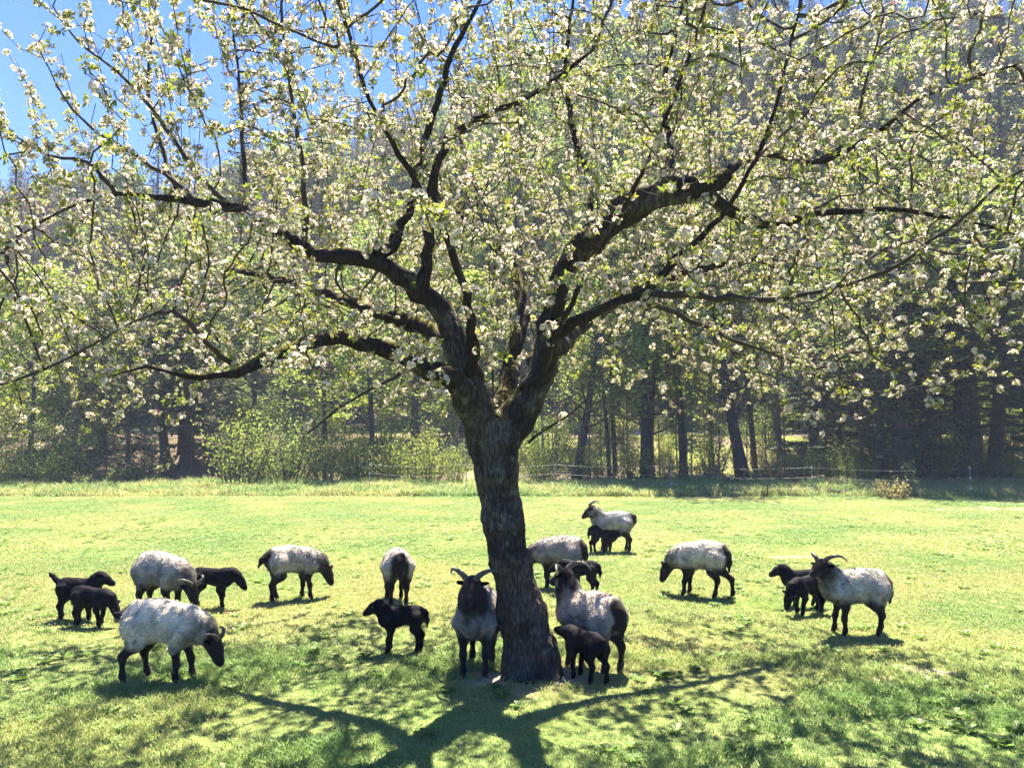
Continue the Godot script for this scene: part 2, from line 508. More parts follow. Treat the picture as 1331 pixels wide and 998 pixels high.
func forest() -> void:
	var grey := Color(0.085, 0.075, 0.07)
	var dark := Color(0.05, 0.043, 0.04)
	var brown := Color(0.10, 0.08, 0.065)
	var fresh := Color(0.25, 0.31, 0.055)
	var mid := Color(0.185, 0.245, 0.06)
	var olive := Color(0.2, 0.22, 0.075)
	var needle := Color(0.03, 0.052, 0.026)
	var K := {}
	K.leafy = broadleaf(1, 14.0, 0.14, 0.12, 0.2, 5600, 0.15, mid, dark, 5)
	K.leafy2 = broadleaf(2, 16.0, 0.16, 0.14, 0.18, 5200, 0.18, olive, grey, 5)
	K.fresh = broadleaf(3, 12.0, 0.11, 0.1, 0.22, 5600, 0.17, fresh, dark, 5)
	K.tall = broadleaf(4, 24.0, 0.3, 0.3, 0.17, 6000, 0.2, mid, grey, 4)
	K.lean = broadleaf(5, 17.0, 0.2, 0.2, 0.2, 3000, 0.17, olive, dark, 5, 1.0)
	K.slim = broadleaf(6, 13.0, 0.085, 0.24, 0.14, 2000, 0.16, mid, dark, 4)
	K.bare = broadleaf(7, 16.0, 0.17, 0.25, 0.2, 900, 0.12, Color(0.14, 0.11, 0.06), brown, 9)
	K.bare2 = broadleaf(8, 9.0, 0.09, 0.12, 0.26, 1400, 0.12, olive, brown, 9)
	K.spruce = spruce(9, 22.0, 0.3, 0.12, 0.17, 16, needle, dark)
	K.spruce2 = spruce(10, 12.0, 0.24, 0.1, 0.22, 18, needle * 1.15, dark)
	K.shrub = shrub(11, 2.8, 2.2, 20, 1700, 0.09, fresh * 0.85, brown)
	K.shrub2 = shrub(12, 2.4, 2.4, 20, 1600, 0.10, olive, brown)
	K.shrub3 = shrub(13, 3.6, 2.6, 20, 2000, 0.11, mid, brown)
	K.brush = shrub(14, 1.5, 2.8, 30, 500, 0.08, olive, Color(0.16, 0.125, 0.1))
	# the row along the edge of the meadow: [kind, photo x of the foot, metres away, scale of girth, scale of height, turn, label]
	var row := [
		["lean", 215, 30.5, 0.95, 0.8, 2.6, "dark slender tree leaning beside the big dark spruce over the brown bank"],
		["spruce2", 243, 31.5, 1.15, 0.95, 0.0, "big dark spruce above the brown leaf bank, its trunk splayed at the foot"],
		["spruce2", 130, 34.0, 1.0, 0.8, 1.0, "shorter dark spruce set back in the wood near the meadow's end"],
		["slim", 228, 33.5, 1.1, 1.0, 0.4, "thin trunk standing between the leaning tree and the big spruce"],
		["slim", 262, 32.5, 0.6, 0.7, 1.9, "very thin pale stem rising just beside the splayed spruce foot"],
		["fresh", 40, 33.0, 1.0, 0.85, 0.0, "bushy young tree at the very end of the wood above low green shrubs"],
		["bare2", 95, 31.0, 1.2, 1.1, 1.1, "low twiggy tree with thin olive leaves near the end of the wood"],
		["bare2", 165, 32.0, 1.1, 1.2, 2.2, "low twiggy tree with sparse leaves before the brown bank"],
		["leafy", 330, 33.5, 1.0, 0.85, 0.5, "green leafy tree rising behind the bright willow bush"],
		["fresh", 420, 33.0, 1.0, 0.8, 1.4, "light green tree between the willow bush and the straight black trunk"],
		["slim", 478, 29.8, 1.35, 1.05, 0.0, "straight black narrow trunk standing alone before bright bushes"],
		["leafy2", 540, 33.0, 1.0, 0.85, 2.0, "olive green tree behind the bushes beside the apple trunk"],
		["fresh", 600, 35.0, 1.0, 0.9, 2.9, "light green tree hidden partly by the fork of the apple tree"],
		["lean", 747, 29.2, 0.85, 0.72, 0.3, "short stout forked tree at the fence just past the apple trunk"],
		["slim", 786, 30.5, 1.0, 0.95, 1.0, "thin trunk in the pair nearest the stout forked tree"],
		["slim", 798, 31.0, 1.15, 1.0, 2.0, "thicker, crooked trunk of the thin pair near the stout forked tree"],
		["leafy", 840, 29.8, 1.2, 1.1, 0.7, "dark upright trunk with a green crown, thickest before the rail bank"],
		["slim", 853, 30.8, 1.6, 1.1, 3.0, "dark narrow trunk close behind the thickest upright one"],
		["slim", 880, 30.0, 1.0, 1.0, 0.2, "slender stem, first of the twin poles before the rail bank"],
		["slim", 887, 30.3, 0.9, 0.95, 1.2, "slender stem, second of the twin poles before the rail bank"],
		["lean", 968, 29.5, 1.15, 1.05, 3.1, "dark tree leaning over the fence with long bare side boughs"],
		["slim", 973, 31.5, 1.4, 1.1, 1.1, "straight trunk crossing behind the leaning tree at the fence"],
		["bare", 1010, 33.0, 1.0, 0.9, 0.6, "grey twiggy tree almost without leaves behind the brushwood heap"],
		["bare2", 925, 31.5, 1.0, 1.1, 0.8, "low grey thicket tree between the twin poles and the leaning tree"],
		["slim", 1095, 34.0, 0.8, 0.9, 2.4, "thin pole in the gap where the pinkish rail bank shows"],
		["slim", 1088, 36.0, 0.7, 0.9, 0.9, "thinnest pole far back in the gap with the pinkish rail bank"],
		["tall", 1170, 28.8, 1.2, 0.95, 0.0, "stout grey trunk right behind the little bush at the fence"],
		["lean", 1153, 29.4, 0.75, 1.1, 3.4, "dark side stem slanting into the foot of the stout grey trunk"],
		["lean", 1197, 29.2, 0.9, 0.95, 0.1, "tree slanting away from the stout grey trunk behind the fence"],
		["spruce", 1258, 29.6, 1.75, 1.0, 0.0, "massive dark spruce whose thick trunk stands behind the fence post"],
		["tall", 1302, 30.5, 0.95, 0.9, 1.7, "greyish trunk beside the massive spruce, at the end of the fence"],
		["fresh", 1335, 33.5, 1.0, 0.95, 2.0, "light green tree half out of view past the greyish trunk"],
		["leafy", 1222, 36.0, 1.0, 1.0, 0.7, "green tree set back behind the slanting tree"],
		["spruce", 1120, 40.0, 1.0, 1.05, 0.9, "tall dark spruce behind the thin poles and the rail bank"],
		["spruce2", 1060, 33.5, 1.0, 0.55, 0.5, "small dark spruce in the brushwood near the meadow"],
	]
	for e in row:
		var p := at(e[1], 600, e[2] + 2.8 + (2.5 if e[1] > 300 and e[1] < 620 and e[0] != "slim" else 0.0))
		p.y = ground_height(p.x, p.z) - 0.05
		var called := "spruce_tree" if str(e[0]).begins_with("spruce") else "bare_tree" if str(e[0]).begins_with("bare") else "leafy_tree"
		plant(called, K[e[0]], p, e[5], Vector3(e[3] * 1.1, e[4] * (0.5 if e[0] == "spruce" else 0.56 if e[0] == "tall" else 0.66 if e[1] > 1195 else 0.75 if e[1] > 300 and e[1] < 620 else 0.8), e[3] * 1.1), e[6], "tree", "trees along the edge of the meadow")
	# the second row, seen only between the first
	var r := rng_of(77)
	var kinds := ["leafy", "leafy2", "fresh", "bare", "tall", "slim", "fresh", "leafy", "spruce"]
	var says := {"leafy": "green tree in the back row", "leafy2": "olive tree in the back row", "fresh": "light green tree in back row", "bare": "brown bare tree in the back row", "tall": "tall grey tree in the back row", "slim": "slender tree in the back row", "spruce": "dark spruce in the back row"}
	for x in rising(r, [[-200.0, 1500.0, 64], [620.0, 1420.0, 24]]):
		var d := r.randf_range(51.0, 60.0)
		var p := at(x, 600, d)
		p.y = ground_height(p.x, p.z) - 0.1
		var kd: String = kinds[r.randi() % kinds.size()]
		var sc := r.randf_range(0.8, 1.1)
		var hs := sc * (0.62 if x < 230 else 0.8 if x < 420 else 1.0)
		if x < 420 and kd in ["spruce", "tall"]: hs *= 0.6
		if x > 930 and r.randf() < 0.22: kd = "spruce"
		if x > 620: hs *= 1.08
		plant("spruce_tree" if kd == "spruce" else "bare_tree" if kd == "bare" else "leafy_tree", K[kd], p, r.randf() * TAU, Vector3(sc, hs, sc), place_label(says[kd], x), "tree", "trees in the back row of the wood")
	# thin bare stems between the trunks
	K.stem = broadleaf(16, 6.5, 0.035, 0.2, 0.16, 260, 0.1, olive, brown, 6)
	for x in rising(r, [[60.0, 330.0, 8], [690.0, 1350.0, 38]]):
		var p := at(x, 600, r.randf_range(30.5, 36.0))
		p.y = ground_height(p.x, p.z) - 0.05
		var sc := r.randf_range(0.6, 1.15)
		plant("sapling", K.stem, p, r.randf() * TAU, Vector3(sc, sc, sc), place_label("thin bare sapling", x), "sapling", "bare saplings behind the fence", "stem", "foliage")
	# bushes along the fence
	var bushes := [
		["shrub", 312, 28.6, 1.0, 1.05, "bright yellow green willow bush at the meadow edge by the brown bank"],
		["shrub", 62, 28.4, 0.7, 0.62, "low light green bush near the end of the meadow edge"],
		["shrub", 8, 28.2, 0.6, 0.5, "lowest light green bush at the very end of the meadow edge"],
		["shrub2", 118, 28.8, 0.8, 0.55, "low olive bush between the light green bushes and the brown bank"],
		["shrub", 148, 28.9, 0.45, 0.5, "small light green bush right before the brown bank"],
		["shrub2", -30, 29.5, 1.2, 1.2, "olive bush half out of view at the left end of the meadow edge"],
		["shrub", 34, 30.5, 1.1, 1.1, "taller light green bush behind the lowest ones at the meadow's end"],
		["shrub3", 88, 30.5, 1.0, 1.0, "mid green bush behind the low olive one near the brown bank"],
		["shrub2", 172, 30.2, 0.9, 0.8, "olive bush at the foot of the slanting slender tree"],
		["shrub3", 372, 30.0, 1.0, 0.9, "green bush next to the bright willow bush"],
		["shrub", 425, 29.5, 0.9, 1.0, "yellow green bush midway to the straight black trunk"],
		["shrub3", 460, 31.0, 1.0, 1.0, "green bush just before the straight black trunk"],
		["shrub", 512, 30.0, 1.0, 1.0, "yellow green bush just past the straight black trunk"],
		["shrub", 555, 29.3, 0.9, 0.9, "yellow green bush near the apple trunk"],
		["shrub", 590, 28.8, 0.7, 0.85, "bright bush touching the apple trunk's outline"],
		["shrub2", 535, 31.5, 1.2, 1.2, "tall olive bush behind the yellow ones near the apple trunk"],
		["shrub", 705, 29.5, 0.9, 0.9, "bright bush on the far side of the apple trunk"],
		["shrub", 770, 31.0, 1.0, 1.1, "light green bush behind the stout forked tree"],
		["shrub", 818, 31.5, 1.0, 1.1, "light green bush between thin pair and thickest upright trunk"],
		["shrub2", 866, 32.0, 1.0, 1.0, "olive bush behind the twin poles"],
		["shrub", 925, 32.5, 1.0, 1.0, "light green bush under the leaning tree's boughs"],
		["shrub2", 1005, 30.5, 1.0, 0.8, "dull olive bush in the brushwood past the leaning tree"],
		["shrub3", 1045, 31.0, 0.9, 0.8, "dark green bush before the small spruce"],
		["shrub", 1095, 31.5, 1.1, 1.0, "light green bush in the gap below the rail bank"],
		["shrub3", 1120, 30.0, 0.7, 0.6, "glossy green bush close to the stout grey trunk"],
		["shrub3", 1225, 31.5, 1.0, 1.1, "green bush between the slanting tree and the massive spruce"],
		["shrub2", 1290, 32.0, 0.9, 1.0, "olive bush between massive spruce and greyish trunk"],
	]
	for e in bushes:
		var p := at(e[1], 600, e[2])
		p.y = ground_height(p.x, p.z)
		var small := (0.62 if e[1] > 600 else 0.85) * r.randf_range(0.75, 1.25)
		plant("shrub", K[e[0]], p, r.randf() * TAU, Vector3(e[3], e[4], e[3]) * small, e[5], "shrub", "bushes along the meadow edge", "stem", "foliage")
	# taller growth that fills the edge of the wood, standing on the bank
	var fill := ["shrub", "shrub2", "shrub3", "shrub", "shrub3", "sapling"]
	K.sapling = broadleaf(15, 5.5, 0.04, 0.1, 0.24, 2400, 0.12, fresh, brown, 5)
	for x in rising(r, [[-60.0, 1390.0, 52]]):
		var p := at(x, 600, r.randf_range(34.0, 41.0))
		if x > 165 and x < 300 and r.randf() < 0.7: continue
		p.y = ground_height(p.x, p.z) - 0.05
		var kd: String = fill[r.randi() % fill.size()]
		var words := {"shrub": "light green bush on the bank", "shrub2": "olive bush on the bank", "shrub3": "mid green bush on the bank", "sapling": "leafy sapling on the bank"}
		var sc := r.randf_range(0.4, 0.85) if kd != "sapling" else r.randf_range(0.8, 1.25)
		plant("shrub" if kd != "sapling" else "sapling", K[kd], p, r.randf() * TAU, Vector3(sc, sc * r.randf_range(0.9, 1.3), sc), place_label(words[kd], x), "shrub" if kd != "sapling" else "sapling", "thicket on the bank behind the trees", "stem", "foliage")
	for x in rising(r, [[300.0, 1300.0, 40]]):
		var p := at(x, 600, r.randf_range(29.2, 36.0))
		p.y = ground_height(p.x, p.z)
		plant("brushwood", K.brush, p, r.randf() * TAU, Vector3.ONE * r.randf_range(0.5, 0.85), place_label("tangle of dry sticks behind the fence", x), "brushwood", "brushwood behind the fence", "stick", "foliage")
	# the wood on the hill, one mass
	var far := {
		"leafy_wood": [broadleaf(31, 16.0, 0.25, 0.2, 0.22, 2600, 0.34, mid * 0.8, grey, 3), 0.24],
		"fresh_wood": [broadleaf(32, 15.0, 0.22, 0.2, 0.24, 2600, 0.34, fresh * 0.85, grey, 3), 0.2],
		"bare_wood": [broadleaf(33, 16.0, 0.22, 0.22, 0.2, 250, 0.25, Color(0.14, 0.11, 0.07), brown, 6), 0.36],
		"spruce_wood": [spruce(34, 20.0, 0.3, 0.08, 0.16, 5, needle, dark), 0.2],
	}
	var places := {}
	for k in far: places[k] = []
	for k in 1600:
		var d := 60.0 + 130.0 * pow(r.randf(), 0.8)
		var x := r.randf_range(-0.95, 0.95) * d
		var u := r.randf() + patch_noise.get_noise_2d(x * 0.15, d * 0.15) * 0.5
		var kd := "leafy_wood"
		if x > 0.05 * d and r.randf() < 0.35: u = 0.9
		if u < 0.13: kd = "bare_wood"
		elif u < 0.5: kd = "fresh_wood"
		elif u < 0.75: kd = "leafy_wood"
		else: kd = "spruce_wood"
		if x < -0.1 * d and r.randf() < 0.42: kd = "bare_wood"
		var sc := r.randf_range(0.75, 1.15)
		places[kd].append(Transform3D(Basis(Vector3.UP, r.randf() * TAU).scaled(Vector3(sc, sc * r.randf_range(0.85, 1.1), sc)), Vector3(x, ground_height(x, -d) - 0.3, -d)))
	var words := {"leafy_wood": "mid green broadleaved trees covering the hill", "fresh_wood": "light green young leaved trees covering the hill", "bare_wood": "grey brown trees still bare of leaves on the hill", "spruce_wood": "dark conifers scattered through the wood on the hill"}
	for k in far:
		var o := thing(k, words[k], "woodland")
		o.set_meta("kind", "stuff")
		scatter("trunks", far[k][0][0], places[k], PackedColorArray(), o)
		scatter("crowns", far[k][0][1], places[k], PackedColorArray(), o)

# ------------------------------------------------------------------ apple tree
func apple_tree() -> void:
	var r := rng_of(5)
	var o := thing("apple_tree", "old leaning apple tree in full white and pink blossom", "tree")
	var D := -tree_base.z
	# the boughs, as points of the photograph with their distance: [x, y, metres nearer (-) or further (+) than the trunk, radius in metres]
	var trunk := [[695, 884, 0, .2], [690, 850, 0, .185], [679, 800, 0, .165], [664, 735, 0, .15], [652, 670, 0, .15], [645, 615, 0, .165], [643, 575, 0, .19]]
	var boughs := [
		[[634, 570, 0, .15], [617, 515, -.1, .125], [600, 460, -.15, .1], [572, 402, -.2, .085], [532, 366, -.25, .08], [490, 340, -.3, .072], [450, 334, -.35, .058], [405, 331, -.4, .048]],
		[[650, 570, 0, .15], [682, 530, .05, .125], [705, 480, .1, .1], [718, 410, .0, .085], [735, 352, -.1, .088], [770, 308, -.25, .105], [820, 268, -.4, .115], [868, 250, -.5, .09], [915, 244, -.5, .065], [945, 228, -.4, .045]],
		[[622, 545, -.1, .1], [596, 500, -.3, .085], [560, 480, -.5, .075], [520, 462, -.6, .068], [470, 444, -.7, .06], [420, 441, -.8, .05], [378, 456, -.9, .043], [330, 475, -1.0, .036], [285, 490, -1.1, .026], [238, 488, -1.2, .016], [190, 478, -1.3, .01], [140, 490, -1.4, .005]],
		[[700, 500, .0, .09], [722, 440, -.2, .05], [760, 411, -.4, .04], [800, 393, -.6, .036], [838, 383, -.7, .032]],
		[[838, 383, -.7, .028], [890, 384, -.9, .024], [950, 389, -1.0, .026], [1010, 388, -1.1, .022], [1068, 379, -1.2, .016], [1130, 360, -1.3, .01]],
		[[838, 383, -.7, .03], [880, 337, -.8, .026], [925, 296, -.9, .022], [965, 238, -1.0, .018], [995, 180, -1.0, .015], [1012, 120, -1.0, .012], [1040, 10, -1.0, .007]],
		[[830, 390, -.6, .025], [880, 408, -.3, .02], [940, 436, .0, .016], [1000, 458, .3, .012], [1060, 480, .5, .008]],
		[[545, 378, -.25, .055], [556, 330, -.3, .042], [563, 245, -.4, .04], [575, 195, -.45, .034], [600, 165, -.5, .028], [645, 143, -.6, .022], [705, 116, -.7, .017], [770, 66, -.8, .009]],
		[[490, 340, -.3, .06], [515, 305, -.25, .05], [536, 255, -.2, .03], [548, 200, -.2, .03], [575, 105, -.3, .025], [592, 62, -.3, .02], [625, 0, -.35, .013], [650, -60, -.4, .006]],
		[[405, 331, -.4, .046], [345, 288, -.4, .046], [300, 268, -.3, .042], [250, 262, -.2, .034], [195, 256, -.1, .022], [150, 252, 0, .016], [85, 272, .1, .011], [10, 315, .1, .006]],
		[[150, 252, -.2, .018], [112, 210, -.2, .014], [61, 201, -.25, .011], [0, 165, -.3, .006]],
		[[250, 262, -.2, .022], [225, 235, -.25, .018], [180, 205, -.3, .014], [119, 167, -.3, .011], [82, 126, -.3, .008], [51, 65, -.3, .005]],
		[[300, 268, -.3, .024], [262, 234, -.3, .02], [198, 143, -.4, .014], [146, 89, -.4, .01], [102, 55, -.4, .008], [68, 8, -.4, .005]],
		[[235, 262, -.2, .026], [218, 220, .1, .022], [203, 170, .2, .018], [192, 105, .3, .013], [204, -10, .3, .007]],
		[[400, 328, -.3, .024], [394, 228, -.5, .018], [380, 135, -.6, .013], [368, 45, -.6, .007]],
		[[320, 270, .1, .022], [316, 200, .3, .018], [312, 120, .4, .013], [300, 20, .5, .008]],
		[[300, 472, -1.0, .022], [262, 440, -1.2, .018], [225, 405, -1.3, .013], [170, 420, -1.4, .009], [80, 470, -1.5, .008], [0, 500, -1.6, .005]],
		[[520, 485, -.5, .014], [478, 508, -.6, .01], [440, 531, -.7, .008], [398, 565, -.8, .004]],
		[[686, 575, -.1, .014], [712, 556, -.2, .011], [738, 540, -.3, .009], [768, 514, -.35, .004]],
		[[640, 480, -.25, .008], [641, 520, -.27, .006], [645, 562, -.3, .004]],
		[[940, 232, -.4, .04], [985, 200, 0, .028], [1060, 212, .8, .026], [1110, 190, .6, .023], [1152, 163, .4, .02], [1186, 136, .2, .017], [1222, 117, .0, .014], [1331, 80, -.4, .008]],
		[[915, 244, -.5, .05], [955, 278, -.2, .04], [1010, 292, .3, .034], [1050, 279, .1, .03], [1091, 276, -.1, .026], [1152, 273, -.3, .02], [1245, 284, -.6, .013], [1340, 310, -.9, .007]],
		[[1060, 212, .8, .02], [1108, 175, .7, .016], [1125, 110, .6, .012], [1150, 20, .5, .006]],
		[[868, 250, -.5, .04], [872, 190, 0, .024], [860, 120, .5, .022], [880, 40, .5, .015], [900, -60, .4, .008]],
		[[770, 308, -.25, .035], [765, 240, -.1, .024], [745, 170, .2, .024], [735, 90, .1, .018], [745, 0, 0, .01]],
		# boughs that go away from and towards the viewer
		[[650, 560, .1, .11], [662, 480, .6, .075], [680, 400, 1.2, .055], [660, 330, 1.9, .042], [610, 290, 2.6, .03], [590, 262, 3.4, .015]],
		[[700, 470, .3, .09], [760, 420, .9, .07], [840, 370, 1.5, .055], [930, 345, 2.2, .04], [1010, 330, 3.0, .022]],
		[[600, 460, 0, .08], [545, 425, .6, .065], [450, 390, 1.2, .05], [370, 365, 1.9, .036], [300, 350, 2.7, .02]],
		[[610, 490, -.2, .05], [612, 430, -.5, .034], [590, 330, -.8, .026], [530, 220, -1.0, .019], [480, 130, -1.2, .013], [440, 0, -1.4, .007]],
		[[700, 500, -.1, .04], [725, 430, -.4, .024], [790, 310, -.8, .017], [850, 190, -1.1, .012], [900, 60, -1.4, .012], [930, -40, -1.6, .006]],
	]
	# space colonisation: the twigs grow from the boughs into the crown
	var pos := PackedVector3Array()
	var par := PackedInt32Array()
	var fixed := PackedFloat32Array()
	var limb_mesh: Array = []
	var bones: Array = []
	for k in trunk.size() - 1:
		var a = trunk[k]; var b = trunk[k + 1]
		bones.append([at(a[0], a[1], D + a[2]), at(b[0], b[1], D + b[2]), a[3], b[3], 0])
	for bough in boughs:
		var curve := Curve3D.new()
		var pts: Array = []
		for e in bough: pts.append([at(e[0], e[1], D + e[2]), e[3]])
		var path := PackedVector3Array()
		var rad := PackedFloat32Array()
		for k in pts.size() - 1:
			var p0: Vector3 = pts[maxi(k - 1, 0)][0]; var p1: Vector3 = pts[k][0]; var p2: Vector3 = pts[k + 1][0]; var p3: Vector3 = pts[mini(k + 2, pts.size() - 1)][0]
			var steps := maxi(2, int(p1.distance_to(p2) / 0.085))
			for q in steps:
				var t := float(q) / steps
				var p := p1.cubic_interpolate(p2, p0, p3, t)
				var rr := lerpf(pts[k][1], pts[k + 1][1], t)
				p += Vector3(r.randfn(), r.randfn(), r.randfn()) * minf(0.011, rr * 0.3)
				path.append(p)
				rad.append(rr * (1.0 + 0.22 * r.randfn() * clampf(rr * 12.0, 0.1, 0.5)))
		path.append(pts[-1][0]); rad.append(pts[-1][1])
		for k in pts.size() - 1:
			if pts[k][1] > 0.085: bones.append([pts[k][0], pts[k + 1][0], pts[k][1], pts[k + 1][1], 0])
		var last := -1
		for k in path.size():
			pos.append(path[k]); par.append(last); fixed.append(rad[k])
			last = pos.size() - 1
		limb_mesh.append([path, rad])
	# attractors
	var c := Vector3(0.05, 3.75, tree_base.z - 0.1)
	var attr := PackedVector3Array()
	while attr.size() < 5200:
		var u := Vector3(r.randf_range(-1, 1), r.randf_range(-1, 1), r.randf_range(-1, 1))
		if u.length() > 1.0: continue
		var p := c + u * Vector3(5.3, 2.75, 4.4)
		var low := 2.3 + 0.25 * sin(p.x * 2.1) + 0.2 * sin(p.z * 1.7 + p.x)
		var side := absf(p.x - c.x)
		low -= (0.5 if p.x < c.x else 0.28) * smoothstep(1.5, 4.0, side)
		if p.y < low or p.z > -3.3: continue
		if Vector2(p.x - c.x, p.z - c.z).length() < 0.8 and p.y < 2.9: continue
		# the upper side over the sky is thin
		var thin := smoothstep(-1.2, -3.2, p.x) * smoothstep(3.2, 4.3, p.y)
		if r.randf() < thin * 0.8: continue
		if p.z > c.z + 1.3 and r.randf() < 0.62: continue
		attr.append(p)
	var near := PackedInt32Array(); near.resize(attr.size())
	var dist := PackedFloat32Array(); dist.resize(attr.size())
	for k in attr.size():
		var best := 1e9; var bi := 0
		var a := attr[k]
		for q in pos.size():
			var dd := a.distance_squared_to(pos[q])
			if dd < best: best = dd; bi = q
		near[k] = bi; dist[k] = best
	var step := 0.105
	var first_grown := pos.size()
	for iteration in 26:
		var pull := {}
		for k in attr.size():
			if dist[k] < 2.2 * 2.2:
				var q := near[k]
				pull[q] = pull.get(q, Vector3.ZERO) + (attr[k] - pos[q]).normalized()
		var from := pos.size()
		for q in pull:
			var d: Vector3 = pull[q]
			if d.length() < 0.05: continue
			d = (d.normalized() + Vector3(r.randf_range(-.3, .3), 0.16 + r.randf_range(-.2, .25), r.randf_range(-.3, .3))).normalized()
			pos.append(pos[q] + d * step); par.append(q); fixed.append(0.0)
		var alive := 0
		for k in attr.size():
			var a := attr[k]
			var best := dist[k]; var bi := near[k]
			for q in range(from, pos.size()):
				var dd := a.distance_squared_to(pos[q])
				if dd < best: best = dd; bi = q
			if best > 0.13 * 0.13:
				attr[alive] = a; near[alive] = bi; dist[alive] = best
				alive += 1
		attr.resize(alive); near.resize(alive); dist.resize(alive)
		if alive < 40 or pos.size() > 12000: break
	# straight young shoots that stand up from the upper boughs
	var grown := pos.size()
	for k in 760:
		var q := r.randi_range(0, grown - 1)
		var p := pos[q]
		if p.y < 2.9 or (fixed[q] > 0.0 and fixed[q] > 0.05): continue
		var out := Vector3(p.x - c.x, 0, p.z - c.z) * 0.12
		var d := (out + Vector3(r.randfn() * 0.18, 1.0, r.randfn() * 0.18)).normalized()
		var n := r.randi_range(4, 9)
		var last := q
		for s in n:
			d = (d + Vector3(r.randfn(), 0.4, r.randfn()) * 0.06).normalized()
			var np := pos[last] + d * step
			if np.y > 6.6 or np.z > -2.8: break
			pos.append(np); par.append(last); fixed.append(0.0)
			last = pos.size() - 1
	print("nodes ", first_grown, " ", grown, " ", pos.size())
	# thickness from the number of tips each piece carries
	var tips := PackedFloat32Array(); tips.resize(pos.size())
	var heavy := PackedInt32Array(); heavy.resize(pos.size()); heavy.fill(-1)
	var kids := PackedInt32Array(); kids.resize(pos.size())
	for q in range(pos.size() - 1, -1, -1):
		if kids[q] == 0: tips[q] = 1.0
		var m := par[q]
		if m >= 0:
			kids[m] += 1
			tips[m] += tips[q]
			if heavy[m] < 0 or tips[q] > tips[heavy[m]]: heavy[m] = q
	var bark := Color(0.045, 0.039, 0.037)
	var twig := Color(0.05, 0.04, 0.036)
	# trunk and the roots of the boughs: one skin
	trunk_skin(o, bones, bark)
	var moss := FastNoiseLite.new()
	moss.seed = 3; moss.frequency = 3.0
	for e in limb_mesh:
		var path: PackedVector3Array = e[0]
		var rad: PackedFloat32Array = e[1]
		var b := MB.new()
		b.tube(path, rad, 12 if rad[0] > 0.04 else 7, bark)
		for k in b.v.size():
			var nz := moss.get_noise_3dv(b.v[k])
			b.v[k] += b.n[k] * nz * (0.02 if rad[0] > 0.08 else 0.006)
			if rad[0] > 0.06 and b.n[k].y > 0.6 and nz > 0.05:
				b.c[k] = Color(0.13, 0.115, 0.03)       # moss along the upper side
			elif moss.get_noise_3dv(b.v[k] * 4.0) > 0.45:
				b.c[k] = Color(0.13, 0.13, 0.11)           # lichen
		part("limb", b.commit(M.bark if rad[0] > 0.03 else M.twig), o)
	# branches: chains of grown nodes
	var chains: Array = []
	for q in range(first_grown, pos.size()):
		var m := par[q]
		if m >= first_grown and heavy[m] == q: continue
		var path := PackedVector3Array([pos[m]])
		var rad := PackedFloat32Array()
		var k := q
		while k >= 0:
			path.append(pos[k])
			rad.append(clampf(0.0026 * pow(tips[k], 0.55), 0.0026, 0.028))
			k = heavy[k]
		rad.insert(0, rad[0] * 1.1)
		chains.append([path, rad])
	chains.sort_custom(func(a, b): return a[1][0] * a[0].size() > b[1][0] * b[0].size())
	var rest := MB.new()
	for k in chains.size():
		if k < 200:
			var b := MB.new()
			b.tube(chains[k][0], chains[k][1], 6, bark, twig)
			part("branch", b.commit(M.twig), o)
		else:
			rest.tube(chains[k][0], chains[k][1], 4, twig)
	part("twigs", rest.commit(M.twig), o, "stuff")
	# blossom and leaves
	var spots: Array = []
	for q in range(0, pos.size()):
		if q < first_grown and fixed[q] > 0.028: continue
		if q >= first_grown and tips[q] > 14: continue
		var dense := moss.get_noise_3dv(pos[q] * 0.85)
		if dense < -0.12 and r.randf() < (0.3 if pos[q].x < -1.0 else 0.55): continue
		var nn := 1 if r.randf() < 0.9 - dense else 2
		if q < first_grown: nn = 1 if r.randf() < 0.7 else 0
		for s in nn:
			var d := Vector3(r.randfn(), r.randfn() + 0.5, r.randfn()).normalized()
			spots.append([pos[q] + Vector3(r.randfn(), r.randfn(), r.randfn()) * 0.02, d])
	print("blossom clusters ", spots.size(), " chains ", chains.size())
	for variant in 4:
		var places: Array = []
		var tints := PackedColorArray()
		var lplaces: Array = []
		var ltints := PackedColorArray()
		for k in range(variant, spots.size(), 4):
			var d: Vector3 = spots[k][1]
			var x := d.cross(Vector3(r.randf_range(-1, 1), r.randf_range(-1, 1), r.randf_range(-1, 1))).normalized()
			var bs := Basis(x, d, x.cross(d))
			if r.randf() < 0.8:
				var s := r.randf_range(0.62, 0.95)
				places.append(Transform3D(bs.scaled(Vector3.ONE * s), spots[k][0]))
				var pink := r.randf()
				tints.append(Color(1.0, 1.0 - 0.1 * pink * pink, 1.0 - 0.09 * pink * pink))
			var s2 := r.randf_range(0.6, 1.1)
			lplaces.append(Transform3D(bs.rotated(d, r.randf() * 6.0).scaled(Vector3.ONE * s2), spots[k][0]))
			var g := r.randf()
			ltints.append(Color(0.8 + 0.5 * g, 0.9 + 0.25 * g, 0.8) * r.randf_range(0.8, 1.15))
		scatter("blossoms", blossom_cluster(40 + variant), places, tints, o)
		scatter("leaves", leaf_cluster(60 + variant), lplaces, ltints, o)

